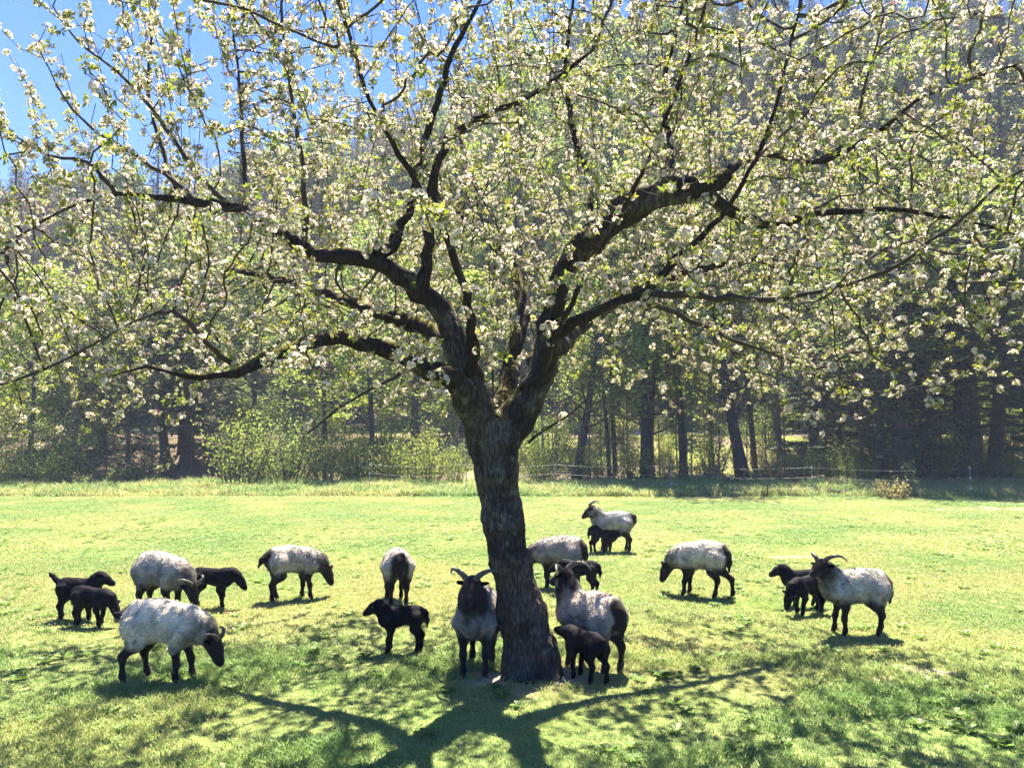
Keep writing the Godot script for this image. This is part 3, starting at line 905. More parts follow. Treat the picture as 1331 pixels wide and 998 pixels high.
func trunk_skin(o: Node3D, bones: Array, bark: Color) -> void:
	# root flare
	var r0 := rng_of(12)
	for k in 7:
		var a := k * 0.9 + r0.randf_range(-.2, .2)
		var d := Vector3(cos(a), 0, sin(a))
		bones.append([tree_base + d * 0.06 + Vector3(0.0, r0.randf_range(.12, .26), 0), tree_base + d * r0.randf_range(.2, .32) + Vector3(0.0, -0.05, 0), 0.11, 0.05, 0])
	var nz := FastNoiseLite.new()
	nz.seed = 6; nz.frequency = 1.0; nz.fractal_octaves = 3
	var plates := FastNoiseLite.new()
	plates.seed = 2
	plates.noise_type = FastNoiseLite.TYPE_CELLULAR
	plates.cellular_return_type = FastNoiseLite.RETURN_DISTANCE2_SUB
	plates.frequency = 1.0
	plates.domain_warp_enabled = true
	plates.domain_warp_amplitude = 0.6
	plates.domain_warp_frequency = 0.7
	var b := skin(bones, 0.016, 0.03)
	for k in b.v.size():
		var p := b.v[k]
		var ridge := nz.get_noise_3d(p.x * 17.0, p.y * 2.2, p.z * 17.0)
		var plate := plates.get_noise_3d(p.x * 11.0, p.y * 4.5, p.z * 11.0) + 1.0
		var lump := nz.get_noise_3d(p.x * 3.0, p.y * 2.0 + 30.0, p.z * 3.0)
		b.v[k] = p + b.n[k] * (minf(plate, 0.35) * 0.045 - 0.016 + ridge * 0.008 + lump * 0.045)
		var col := Color(0.05, 0.042, 0.042).lerp(Color(0.12, 0.112, 0.108), clampf(0.4 + nz.get_noise_3d(p.x * 5.0 + 9.0, p.y * 3.0, p.z * 5.0) * 1.3 + ridge * 0.5, 0, 1))
		if nz.get_noise_3d(p.x * 9.0, p.y * 9.0 + 7.0, p.z * 9.0) > 0.33: col = col.lerp(Color(0.17, 0.17, 0.14), 0.7)
		if p.y < 0.9 and nz.get_noise_3d(p.x * 4.0, p.y * 3.0 + 70.0, p.z * 4.0) > -0.05: col = col.lerp(Color(0.13, 0.085, 0.06), 0.55)
		if b.n[k].y > 0.5: col = col.lerp(Color(0.10, 0.09, 0.025), 0.7)
		col.a = 1
		b.c[k] = col
	renormal(b)
	part("trunk", b.commit(M.bark), o)

func renormal(b: MB) -> void:
	var n := PackedVector3Array(); n.resize(b.v.size())
	for k in range(0, b.i.size(), 3):
		var x := b.i[k]; var y := b.i[k + 1]; var z := b.i[k + 2]
		var f := (b.v[z] - b.v[x]).cross(b.v[y] - b.v[x])
		n[x] += f; n[y] += f; n[z] += f
	for k in n.size(): b.n[k] = n[k].normalized()

func blossom_cluster(s: int) -> Mesh:
	var r := rng_of(s)
	var b := MB.new()
	for k in 6:
		var az := k * 1.15 + r.randf() * 0.5
		var tilt := 0.15 if k == 0 else r.randf_range(0.5, 1.25)
		var d := Vector3(cos(az) * sin(tilt), cos(tilt), sin(az) * sin(tilt))
		var m := d * r.randf_range(0.03, 0.045)
		b.tube(PackedVector3Array([Vector3.ZERO, m * 0.5 + Vector3(0, 0.003, 0), m]), PackedFloat32Array([0.0012, 0.001, 0.0015]), 3, Color(0.16, 0.2, 0.06), Color(-1, 0, 0), false)
		var x := d.cross(Vector3(r.randf_range(-1, 1), r.randf_range(-1, 1), r.randf_range(-1, 1))).normalized()
		var z := x.cross(d)
		if r.randf() < 0.1:
			b.blob(m + d * 0.004, Basis(x * 0.006, d * 0.009, z * 0.006), 4, Color(0.62, 0.36, 0.38))
			continue
		var open := r.randf_range(0.2, 0.75)
		for q in 5:
			var a := TAU * q / 5.0
			var u := (x * cos(a) + z * sin(a))
			var w := (z * cos(a) - x * sin(a))
			var l := r.randf_range(0.018, 0.024)
			var p1 := m + (u + d * open).normalized() * l * 0.55
			var p2 := m + (u + d * open * 0.55).normalized() * l
			var white := Color(0.57, 0.54, 0.465).lerp(Color(0.55, 0.45, 0.42), r.randf() * 0.4)
			b.flat_tri(m, p1 - w * l * 0.42, p1 + w * l * 0.42, white)
			b.flat_quad(p1 - w * l * 0.42, p2 - w * l * 0.2, p2 + w * l * 0.2, p1 + w * l * 0.42, white)
		b.blob(m + d * 0.003, Basis(x * 0.003, d * 0.004, z * 0.003), 3, Color(0.6, 0.5, 0.12))
	return b.commit(M.petal)

func leaf_cluster(s: int) -> Mesh:
	var r := rng_of(s)
	var b := MB.new()
	for k in 6:
		var az := k * 1.1 + r.randf() * 0.6
		var tilt := r.randf_range(0.7, 1.6)
		var d := Vector3(cos(az) * sin(tilt), cos(tilt), sin(az) * sin(tilt))
		var side := d.cross(Vector3(r.randf_range(-0.6, 0.6), 1, r.randf_range(-0.6, 0.6))).normalized()
		var up := side.cross(d)
		var l := r.randf_range(0.03, 0.052)
		var w := l * 0.28
		var p := d * 0.008
		var mid := p + d * l * 0.5 - up * l * 0.05
		var tip := p + d * l - up * l * 0.2
		var col := Color(0.14, 0.185, 0.035).lerp(Color(0.22, 0.24, 0.055), r.randf())
		b.flat_tri(p, mid + side * w + up * w * 0.4, mid, col)
		b.flat_tri(p, mid, mid - side * w + up * w * 0.4, col)
		b.flat_tri(mid, mid + side * w + up * w * 0.4, tip, col)
		b.flat_tri(mid, tip, mid - side * w + up * w * 0.4, col)
	return b.commit(M.leaf)

# ------------------------------------------------------------------ one skin over tapered bones (surface nets of a smooth union)
func skin(bones: Array, cell: float, k: float) -> MB:
	var lo := Vector3.ONE * 1e9
	var hi := -lo
	for e in bones:
		var m: float = maxf(e[2], e[3]) + k * 2.0 + cell * 2.0
		lo = lo.min((e[0] as Vector3).min(e[1]) - Vector3.ONE * m)
		hi = hi.max((e[0] as Vector3).max(e[1]) + Vector3.ONE * m)
	var nx := int((hi.x - lo.x) / cell) + 2
	var ny := int((hi.y - lo.y) / cell) + 2
	var nz := int((hi.z - lo.z) / cell) + 2
	var f := PackedFloat32Array()
	f.resize(nx * ny * nz)
	var ik := 1.0 / k
	for e in bones:
		var a: Vector3 = e[0]
		var ab: Vector3 = e[1] - e[0]
		var ra: float = e[2]
		var dr: float = e[3] - e[2]
		var m: float = maxf(e[2], e[3]) + k * 3.5
		var p0: Vector3 = ((a.min(e[1]) - Vector3.ONE * m - lo) / cell).floor()
		var p1: Vector3 = ((a.max(e[1]) + Vector3.ONE * m - lo) / cell).ceil()
		var il := 1.0 / maxf(ab.length_squared(), 1e-9)
		for z in range(maxi(int(p0.z), 0), mini(int(p1.z) + 1, nz)):
			for y in range(maxi(int(p0.y), 0), mini(int(p1.y) + 1, ny)):
				var row := (z * ny + y) * nx
				for x in range(maxi(int(p0.x), 0), mini(int(p1.x) + 1, nx)):
					var p := lo + Vector3(x, y, z) * cell - a
					var t := clampf(p.dot(ab) * il, 0.0, 1.0)
					var d := (p - ab * t).length() - ra - dr * t
					if d < k * 5.0: f[row + x] += exp(minf(-d * ik, 12.0))
	var b := MB.new()
	var ids := PackedInt32Array()
	ids.resize(f.size())
	ids.fill(-1)
	var sx := 1; var sy := nx; var sz := nx * ny
	var off := PackedInt32Array([0, sx, sy, sx + sy, sz, sx + sz, sy + sz, sx + sy + sz])
	for z in nz - 1:
		for y in ny - 1:
			var row := (z * ny + y) * nx
			for x in nx - 1:
				var q := row + x
				var n_in := 0
				for c in 8:
					if f[q + off[c]] > 1.0: n_in += 1
				if n_in == 0 or n_in == 8: continue
				var g := PackedFloat32Array(); g.resize(8)
				for c in 8: g[c] = log(maxf(f[q + off[c]], 1e-5))
				var sum := Vector3.ZERO
				var cnt := 0
				for e2 in 12:
					var ax := e2 >> 2
					var o2 := e2 & 3
					var c0 := 0
					if ax == 0: c0 = (o2 & 1) * 2 + (o2 >> 1) * 4
					elif ax == 1: c0 = (o2 & 1) + (o2 >> 1) * 4
					else: c0 = (o2 & 1) + (o2 >> 1) * 2
					var c1 := c0 + (1 << ax)
					if (g[c0] > 0.0) != (g[c1] > 0.0):
						var t := g[c0] / (g[c0] - g[c1])
						var pp := Vector3(c0 & 1, (c0 >> 1) & 1, c0 >> 2)
						pp[ax] += t
						sum += pp; cnt += 1
				var grad := Vector3(g[0] + g[2] + g[4] + g[6] - g[1] - g[3] - g[5] - g[7], g[0] + g[1] + g[4] + g[5] - g[2] - g[3] - g[6] - g[7], g[0] + g[1] + g[2] + g[3] - g[4] - g[5] - g[6] - g[7])
				ids[q] = b.vert(lo + (Vector3(x, y, z) + sum / cnt) * cell, grad.normalized(), Color.WHITE)
	for z in range(1, nz - 1):
		for y in range(1, ny - 1):
			var row := (z * ny + y) * nx
			for x in range(1, nx - 1):
				var q := row + x
				if ids[q] < 0: continue
				var s := f[q] > 1.0
				if s != (f[q + sx] > 1.0):
					_face(b, ids[q], ids[q - sy], ids[q - sy - sz], ids[q - sz], s)
				if s != (f[q + sy] > 1.0):
					_face(b, ids[q], ids[q - sz], ids[q - sz - sx], ids[q - sx], s)
				if s != (f[q + sz] > 1.0):
					_face(b, ids[q], ids[q - sx], ids[q - sx - sy], ids[q - sy], s)
	return b

func _face(b: MB, p: int, q: int, s: int, t: int, inside: bool) -> void:
	if p < 0 or q < 0 or s < 0 or t < 0: return
	if inside: b.quad(p, q, s, t)
	else: b.quad(p, t, s, q)

# ------------------------------------------------------------------ sheep
# pose: neck = where the head joins the neck, face = the way the muzzle points, steps = how far each hoof (front near, front far, hind near, hind far) stands forward
func sheep(called: String, label: String, group: String, where: Vector3, yaw: float, pose: Dictionary, seed_at: int) -> void:
	var lamb: bool = pose.get("lamb", false)
	var size: float = pose.get("size", 1.0)
	var o := thing(called, label, "lamb" if lamb else "sheep", where, deg_to_rad(yaw), group)
	var r := rng_of(seed_at)
	var steps: Array = pose.get("steps", [0, 0, 0, 0])
	var long: float = pose.get("long", 0.81)
	var neck: Vector3 = pose.get("neck", Vector3(0.36, 0.68, 0))
	var face: Vector3 = (pose.get("face", Vector3(0.85, -0.5, 0)) as Vector3).normalized()
	var B: Array = []   # start, end, radii, tone: 1 fleece, 0 black
	var S: float
	var fl: float = pose.get("drop", 0.0)   # how far the front is lowered
	if lamb:
		S = 0.66 * size
		long = pose.get("long", 0.8)
		var dn := Vector3(0, -fl, 0)
		B += [[Vector3(.19, .44, 0) + dn, Vector3(0, .445, 0) + dn * .5, .095, .105, .1], [Vector3(0, .445, 0) + dn * .5, Vector3(-.22, .46, 0), .108, .1, .1], [Vector3(-.22, .46, 0), Vector3(-.31, .46, 0), .1, .085, 0],
			[Vector3(.2, .5, 0) + dn, Vector3(-.26, .525, 0), .06, .07, .1], [Vector3(.22, .4, 0) + dn, Vector3(.1, .39, 0) + dn, .08, .085, 0]]
	else:
		S = 1.0 * size
		var dn := Vector3(0, -fl, 0)
		var fat: float = pose.get("fat", 1.0) * 0.96
		B += [[Vector3(.2, .44, 0) + dn, Vector3(0, .445, 0), .13, .142 * fat, .85], [Vector3(0, .455, 0), Vector3(-.22, .465, 0), .147 * fat, .145 * fat, .85], [Vector3(-.22, .455, 0), Vector3(-.33, .455, 0), .14, .115, .8],
			[Vector3(.02, .42, 0), Vector3(-.2, .415, 0), .135 * fat, .135 * fat, .6], [Vector3(.17, .52, 0) + dn, Vector3(-.1, .53, 0), .075, .085, 1], [Vector3(-.1, .53, 0), Vector3(-.31, .525, 0), .085, .085, 1],
			[Vector3(.24, .4, 0) + dn, Vector3(.14, .36, 0) + dn, .1, .11, .55]]
	if not lamb:
		for e in B:
			e[0] = (e[0] as Vector3) + Vector3(0, .018, 0); e[1] = (e[1] as Vector3) + Vector3(0, .018, 0)
			e[2] *= .925; e[3] *= .925
	for side in [1, -1]:
		var z: float = side
		var thick := 1.0 if lamb else 0.86
		var meat := 0.8 if lamb else 1.0
		var df: float = steps[0] if side > 0 else steps[1]
		var dh: float = steps[2] if side > 0 else steps[3]
		var q := Vector3(0, -fl * 0.7, 0)
		# front leg: shoulder, elbow, knee, fetlock, hoof
		B += [[Vector3(.17, .4, .085 * z) + q, Vector3(.13 + df * .15, .28, .09 * z) + q, .085 * meat, .04 * thick, .7], [Vector3(.13 + df * .15, .28, .09 * z) + q, Vector3(.155 + df * .6, .165 - fl * .3, .085 * z), .038 * thick, .025 * thick, 0],
			[Vector3(.155 + df * .6, .165 - fl * .3, .085 * z), Vector3(.15 + df * .95, .055, .082 * z), .025 * thick, .0185 * thick, 0], [Vector3(.15 + df * .95, .055, .082 * z), Vector3(.172 + df, .014, .082 * z), .021 * thick, .023 * thick, 0]]
		# hind leg: hip, stifle, hock, fetlock, hoof
		B += [[Vector3(-.27, .44, .085 * z), Vector3(-.24 + dh * .2, .31, .09 * z), .105 * meat, .06 * meat, .75], [Vector3(-.24 + dh * .2, .31, .09 * z), Vector3(-.34 + dh * .7, .205, .085 * z), .055 * meat, .03 * thick, 0],
			[Vector3(-.335 + dh * .7, .205, .085 * z), Vector3(-.315 + dh * .95, .06, .083 * z), .03 * thick, .02 * thick, 0], [Vector3(-.315 + dh * .95, .06, .083 * z), Vector3(-.293 + dh, .014, .083 * z), .022 * thick, .024 * thick, 0],
			[Vector3(-.3, .42, .06 * z), Vector3(-.28, .32, .08 * z), .085 * meat, .05 * meat, .6]]
	var root := Vector3(.21, .49 - fl, 0)
	var nm := root.lerp(neck, 0.5) + Vector3(0.015, 0.015, 0)
	var nr := 0.088 if lamb else 0.1
	var hs := 1.06 if lamb else 0.93
	B += [[root, nm, .115 if not lamb else .1, nr, pose.get("throat", .4)], [Vector3(.22, .42 - fl, 0), nm - Vector3(0, .02, 0), .1, nr * .9, .2], [nm, neck, nr, .06, 0]]
	var XS := Vector3(long, 1, 1) * S
	var right := face.cross(Vector3.UP)
	if right.length() < 0.2 or pose.has("right"): right = pose.get("right", Vector3(0, 0, 1))
	right = (right - face * right.dot(face)).normalized()
	var up := right.cross(face).normalized()
	var H := neck + face * 0.02
	var HB := Vector3(H.x * long, H.y, H.z)
	var L := hs
	var head: Array = [[HB, HB + face * .08 * L, .057 * L, .05 * L, 0], [HB + face * .07 * L + up * .008, HB + face * .17 * L - up * .01, .043 * L, .028 * L, 0], [HB + face * .02 * L - up * .03 * L, HB + face * .14 * L - up * .032 * L, .036 * L, .024 * L, 0],
		[HB + face * .17 * L - up * .012, HB + face * .195 * L - up * .018, .027 * L, .023 * L, 0]]
	# tail
	var tail: Array = pose.get("tail", [Vector3(-.41, .5, 0), Vector3(-.445, .4, 0), Vector3(-.44, .3, 0)])
	B += [[Vector3(-.35, .52, 0), tail[0], .045, .03, 0], [tail[0], tail[1], .03, .024, 0], [tail[1], tail[2], .024, .012, 0]]
	for e in B:
		e[0] = (e[0] as Vector3) * XS; e[1] = (e[1] as Vector3) * XS
	for e in head:
		e[0] = (e[0] as Vector3) * S; e[1] = (e[1] as Vector3) * S
	B += head
	for e in B:
		e[2] *= S; e[3] *= S
		e.append(((e[0] as Vector3) + e[1]) * 0.5)
		e.append((e[0] as Vector3).distance_to(e[1]) * 0.5 + maxf(e[2], e[3]) + 0.07)
	var b := skin(B, 0.0115 if not lamb else 0.009, 0.016 * S)
	var nz := FastNoiseLite.new()
	nz.seed = seed_at; nz.frequency = 1.0; nz.fractal_octaves = 3
	var wool: Color = pose.get("wool", Color(0.3, 0.28, 0.26))
	var black := Color(0.016, 0.014, 0.014) if not lamb else Color(0.007, 0.007, 0.009)
	for k in b.v.size():
		var p := b.v[k]
		var tone := 0.0
		var sum := 1e-9
		for e in B:
			var a: Vector3 = e[0]
			if absf(p.x - e[5].x) > e[6]: continue
			if p.distance_squared_to(e[5]) > e[6] * e[6]: continue
			var ab: Vector3 = e[1] - e[0]
			var t := clampf((p - a).dot(ab) / maxf(ab.length_squared(), 1e-9), 0.0, 1.0)
			var d := (p - a - ab * t).length() - lerpf(e[2], e[3], t)
			var w := exp(-maxf(d, -0.02) * 32.0 / S)
			tone += e[4] * w; sum += w
		tone /= sum
		var q := p / XS
		var tuft := nz.get_noise_3dv(q * 11.0)
		var big := nz.get_noise_3dv(q * 4.0 + Vector3(7, 3, 1))
		var fine := nz.get_noise_3dv(q * 45.0)
		if lamb:
			b.v[k] = p + b.n[k] * (absf(tuft) * 0.007 - 0.002 + fine * 0.002) * (1.0 if q.y > 0.3 else 0.25)
			b.c[k] = black * (1.0 + tuft * 0.4)
		else:
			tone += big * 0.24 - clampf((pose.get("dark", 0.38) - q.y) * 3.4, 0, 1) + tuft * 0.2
			# dark band behind the elbow and over the rump
			tone -= 0.75 * smoothstep(-.33, -.41, q.x) * smoothstep(.13, .05, absf(q.z))
			var fleece := smoothstep(0.15, 0.78, tone)
			b.v[k] = p + b.n[k] * (tuft * 0.008 + absf(fine) * 0.005) * (0.25 + 0.75 * fleece) * (1.0 if q.y > 0.26 else 0.3)
			var w := wool * (1.0 + big * 0.35 + fine * 0.25)
			w = w.lerp(wool * 0.45, smoothstep(0.1, 0.5, nz.get_noise_3dv(q * 5.0 + Vector3(50, 0, 0))) * pose.get("mottle", 0.35))
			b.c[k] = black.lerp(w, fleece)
		b.c[k].a = 1
	renormal(b)
	if not lamb:
		var locks: Array = []
		var tints := PackedColorArray()
		for k in b.v.size():
			if b.c[k].r < 0.17 or b.v[k].y < 0.27 * S or r.randf() < 0.45: continue
			var n := b.n[k]
			var d := (Vector3(-0.35, -0.75, 0) + n * r.randf_range(0.35, 1.3) + Vector3(r.randfn(), r.randfn(), r.randfn()) * 0.4).normalized()
			var w := d.cross(n + Vector3(r.randfn(), r.randfn(), r.randfn()) * 0.3).normalized()
			var l := r.randf_range(0.011, 0.023) * S
			locks.append(Transform3D(Basis(w * l * 0.4, d * l, w.cross(d) * l * 0.4), b.v[k] - n * 0.002))
			var c := b.c[k] * r.randf_range(0.88, 1.14)
			c.a = 1
			tints.append(c)
		scatter("fleece", M.lock, locks, tints, o)
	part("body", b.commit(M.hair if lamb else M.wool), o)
	# ears
	for z in [1.0, -1.0]:
		var base: Vector3 = HB + face * 0.005 + right * z * 0.042 * L + up * 0.012
		var dir: Vector3 = (right * z * 0.95 + up * (-0.1 if not lamb else 0.15) - face * 0.35).normalized()
		var ew: Vector3 = dir.cross(up).normalized()
		var m := MB.new()
		m.blob(Vector3.ZERO, Basis(dir * 0.055, dir.cross(ew).normalized() * 0.011, ew * 0.024), 5, black * 1.3)
		part("ear", m.commit(M.hair), o).position = (base + dir * 0.045) * S
		o.get_child(-1).scale = Vector3.ONE * S
		var ey := MB.new()
		ey.blob(Vector3.ZERO, Basis.from_scale(Vector3.ONE * 0.0105), 4, Color(0.02, 0.015, 0.01))
		part("eye", ey.commit(M.eye), o).position = (HB + face * 0.065 * L + right * z * 0.05 * L + up * 0.016) * S
	# horns: crescents that sweep up, out and back
	if not lamb:
		var hl: float = pose.get("horn", 1.0)
		for z in [1.0, -1.0]:
			var pts := PackedVector3Array()
			var rad := PackedFloat32Array()
			var curve := [[.0, .04, .028], [-.014, .074, .06], [-.04, .088, .102], [-.075, .078, .142], [-.1, .046, .17], [-.112, .002, .186]]
			for k in curve.size() - 1:
				for s in 4:
					var t := s / 4.0
					var v0 := Vector3(curve[maxi(k - 1, 0)][0], curve[maxi(k - 1, 0)][1], curve[maxi(k - 1, 0)][2])
					var v1 := Vector3(curve[k][0], curve[k][1], curve[k][2])
					var v2 := Vector3(curve[k + 1][0], curve[k + 1][1], curve[k + 1][2])
					var v3 := Vector3(curve[mini(k + 2, 5)][0], curve[mini(k + 2, 5)][1], curve[mini(k + 2, 5)][2])
					var v := v1.cubic_interpolate(v2, v0, v3, t)
					v = Vector3(v.x * pose.get("sweep", 1.0), lerpf(0.045, v.y, hl), lerpf(0.026, v.z, hl))
					pts.append((HB + face * v.x * hl + up * v.y + right * z * v.z) * S)
					var u := (k + t) / 5.0
					rad.append((0.025 * (1.0 - u * 0.86)) * (1.0 + 0.08 * (s % 2)) * S * (0.6 + 0.4 * hl))
			var m := MB.new()
			m.tube(pts, rad, 8, Color(0.06, 0.052, 0.045), Color(0.09, 0.08, 0.065))
			part("horn", m.commit(M.horn), o)

func flock() -> void:
	var up_tail := [Vector3(-.43, .56, 0), Vector3(-.5, .62, 0), Vector3(-.55, .66, 0)]
	var graze := {"neck": Vector3(.44, .33, 0), "face": Vector3(.45, -.9, 0), "right": Vector3(0, 0, 1), "drop": .02}
	var E := "ewes of the flock"
	var Lm := "black lambs of the flock"
	sheep("sheep", "cream fleeced ewe grazing nearest the viewer, head down in the shade", E, on_ground(216, 886), -3, graze.merged({"steps": [-.02, .06, -.08, .07], "wool": Color(0.560, 0.493, 0.388), "mottle": .25, "horn": .7, "dark": .31, "throat": .85, "fat": 1.04, "size": .95, "tail": [Vector3(-.42, .52, .0), Vector3(-.47, .5, .0), Vector3(-.53, .52, .02)]}), 101)
	sheep("sheep", "grey horned ewe grazing behind the cream one, pale curled horn by its face", E, on_ground(212, 800), -24, graze.merged({"steps": [.05, -.05, .03, -.04], "wool": Color(0.334, 0.302, 0.273), "fat": 1.04, "throat": .75, "dark": .34, "horn": .8, "size": 1.0}), 102)
	sheep("sheep", "small grey ewe grazing away alone with its tail sticking out", E, on_ground(384, 779), 32, graze.merged({"steps": [.03, -.03, -.06, .06], "wool": Color(0.370, 0.330, 0.289), "mottle": .8, "size": .96, "fat": .92, "horn": .5, "tail": [Vector3(-.42, .53, 0), Vector3(-.5, .49, .02), Vector3(-.55, .41, .03)]}), 103)
	sheep("sheep", "pale ewe seen from behind with a dark rump, standing behind a lamb", E, on_ground(514, 782), 106, graze.merged({"steps": [0, .03, -.02, .04], "wool": Color(0.416, 0.374, 0.330), "fat": 1.08, "size": .94, "horn": .6}), 104)
	sheep("sheep", "ewe with spread dark horns facing the viewer beside the trunk", E, on_ground(620, 874), -97, {"neck": Vector3(.27, .72, .0), "face": Vector3(.88, -.46, .1), "steps": [.03, -.02, -.03, .02], "wool": Color(0.278, 0.258, 0.247), "fat": 1.1, "size": 1.0, "horn": 1.1, "throat": .1}, 105)
	sheep("sheep", "horned ewe facing away beside the trunk while a lamb suckles", E, on_ground(764, 868), 136, {"neck": Vector3(.28, .73, 0), "face": Vector3(.88, -.3, .1), "steps": [0, .02, -.03, .02], "wool": Color(0.370, 0.321, 0.273), "mottle": .9, "fat": 1.06, "size": .95, "horn": 1.1}, 106)
	sheep("sheep", "grey ewe half hidden behind the trunk with its head out of sight", E, on_ground(724, 762), 162, graze.merged({"steps": [.02, -.03, .02, -.02], "wool": Color(0.351, 0.316, 0.280), "size": 1.0, "fat": 1.04, "horn": .7}), 107)
	sheep("sheep", "farthest ewe standing with raised head over a suckling lamb", E, on_ground(795, 716), 175, {"neck": Vector3(.37, .67, 0), "face": Vector3(.8, -.6, 0), "steps": [.02, -.02, .02, -.03], "wool": Color(0.398, 0.366, 0.330), "mottle": .3, "size": 1.0, "horn": 1.0, "sweep": 1.5, "throat": .7, "tail": [Vector3(-.41, .545, 0), Vector3(-.45, .55, 0), Vector3(-.48, .47, 0)]}, 108)
	sheep("sheep", "pale ewe grazing alone with one dark hind leg stretched back", E, on_ground(908, 773), 152, graze.merged({"steps": [0, .03, -.16, .05], "wool": Color(0.463, 0.424, 0.362), "mottle": .25, "fat": .98, "throat": .65, "size": 1.0, "horn": .5}), 109)
	sheep("sheep", "big horned ewe with a bright back looking over two lambs", E, on_ground(1110, 824), 178, {"neck": Vector3(.36, .67, -.02), "face": Vector3(.7, -.25, -.62), "steps": [.04, -.02, -.06, .05], "wool": Color(0.425, 0.384, 0.321), "mottle": .4, "fat": 1.06, "size": .95, "horn": 1.0, "sweep": 1.4}, 110)
	# lambs
	var lg := {"lamb": true, "neck": Vector3(.4, .34, 0), "face": Vector3(.4, -.9, 0), "right": Vector3(0, 0, 1), "drop": .03}
	var ls := {"lamb": true, "neck": Vector3(.33, .61, 0), "face": Vector3(.85, -.45, 0)}
	sheep("lamb", "black lamb with raised head and cocked tail, behind a grazing lamb", Lm, on_ground(103, 806), 4, ls.merged({"neck": Vector3(.38, .56, 0), "steps": [.04, -.04, .03, -.05], "tail": up_tail, "size": 1.06}), 201)
	sheep("lamb", "black lamb grazing in front of the one with a cocked tail", Lm, on_ground(120, 814), -8, lg.merged({"steps": [.03, -.05, .05, -.04], "size": .98}), 202)
	sheep("lamb", "black lamb bending its head down just beyond the grey grazing ewe", Lm, on_ground(277, 791), 0, {"lamb": true, "neck": Vector3(.42, .47, 0), "face": Vector3(.6, -.75, 0), "right": Vector3(0, 0, 1), "steps": [.05, -.04, .02, -.02], "size": 1.1}, 203)
	sheep("lamb", "black lamb standing alone in profile, head high, before the ewe's rump", Lm, on_ground(519, 848), 183, ls.merged({"neck": Vector3(.33, .66, 0), "face": Vector3(.8, -.42, -.1), "steps": [.0, .03, -.03, .03], "size": 1.0}), 204)
	sheep("lamb", "black lamb suckling from the ewe that faces away beside the trunk", Lm, on_ground(759, 884), 128, {"lamb": true, "neck": Vector3(.36, .5, 0), "face": Vector3(.9, .05, 0), "steps": [.03, -.04, -.07, .06], "size": .95, "tail": [Vector3(-.4, .5, 0), Vector3(-.44, .42, 0), Vector3(-.46, .35, 0)]}, 205)
	sheep("lamb", "black lamb standing against the half hidden ewe behind the horns", Lm, on_ground(753, 772), 166, {"lamb": true, "neck": Vector3(.4, .5, 0), "face": Vector3(.85, -.4, 0), "steps": [.03, -.03, -.04, .04], "size": 1.05}, 206)
	sheep("lamb", "black lamb suckling under the farthest ewe with its rump raised", Lm, on_ground(786, 717), 8, {"lamb": true, "neck": Vector3(.38, .4, 0), "face": Vector3(.9, .2, 0), "drop": .09, "steps": [-.04, -.08, .02, -.04], "size": 1.1}, 207)
	sheep("lamb", "black lamb looking ahead, leading the pair by the big horned ewe", Lm, on_ground(1040, 788), 176, ls.merged({"neck": Vector3(.38, .56, 0), "face": Vector3(.9, -.3, 0), "steps": [.03, -.03, .02, -.04], "size": 1.02}), 208)
	sheep("lamb", "black lamb tucked under the big horned ewe's neck", Lm, on_ground(1049, 798), 205, lg.merged({"neck": Vector3(.38, .46, -.05), "face": Vector3(.7, -.5, -.3), "steps": [-.02, .05, -.06, .05], "size": 1.05}), 209)

# ------------------------------------------------------------------ fence
func fence() -> void:
	var xs := [480, 606, 722, 873, 1056, 1262, 1470]
	var o := thing("electric_fence", "low fence of pale tapes on thin posts along the meadow's far edge", "fence")
	var tops: Array = []
	for x in xs:
		var p := at(x, 640, 23.4 if x > 1000 else 25.5)
		p.y = ground_height(p.x, p.z)
		var b := MB.new()
		b.tube(PackedVector3Array([p - Vector3(0, .1, 0), p + Vector3(0, .95, 0)]), PackedFloat32Array([.011, .01]), 6, Color(.22, .23, .22))
		for h in [.3, .6, .88]:
			b.box(p + Vector3(0, h, .02), Vector3(.03, .05, .03), Color(.55, .55, .5))
		part("post", b.commit(M.plastic), o)
		tops.append(p)
	for h in [.3, .6, .88]:
		var b := MB.new()
		for k in tops.size() - 1:
			var path := PackedVector3Array()
			for s in 9:
				var t := s / 8.0
				path.append((tops[k] as Vector3).lerp(tops[k + 1], t) + Vector3(0, h - sin(PI * t) * 0.09, .03))
			b.tube(path, tapered(9, .0026, .0026), 4, Color(.2, .2, .19), Color(-1, 0, 0), false)
		part("tape", b.commit(M.plastic), o)

# ------------------------------------------------------------------ grass
func tuft(s: int, blades: int, radius: float, height: float, width: float) -> Mesh:
	var r := rng_of(s)
	var b := MB.new()
	for k in blades:
		var az := r.randf() * TAU
		var p := Vector3(cos(az), 0, sin(az)) * radius * sqrt(r.randf())
		p.y = -0.008
		var h := height * r.randf_range(0.45, 1.15)
		var lean := Vector3(r.randfn(), 0, r.randfn()) * 0.38 + p / maxf(radius, .001) * 0.3
		var side := Vector3(cos(az * 3.1), 0, sin(az * 3.1)) * width * 0.5
		var m := p + (Vector3(0, 1, 0) + lean * 0.4) * h * 0.55
		var t := p + (Vector3(0, 0.85, 0) + lean) * h
		var c := Color(0.2, 0.28, 0.088).lerp(Color(0.32, 0.345, 0.15), pow(r.randf(), 1.6))
		if r.randf() < 0.13: c = Color(0.4, 0.36, 0.2)
		b.flat_quad(p - side, p + side, m + side * 0.8, m - side * 0.8, c)
		b.flat_tri(m - side * 0.8, m + side * 0.8, t, c)
	return b.commit(M.grass)

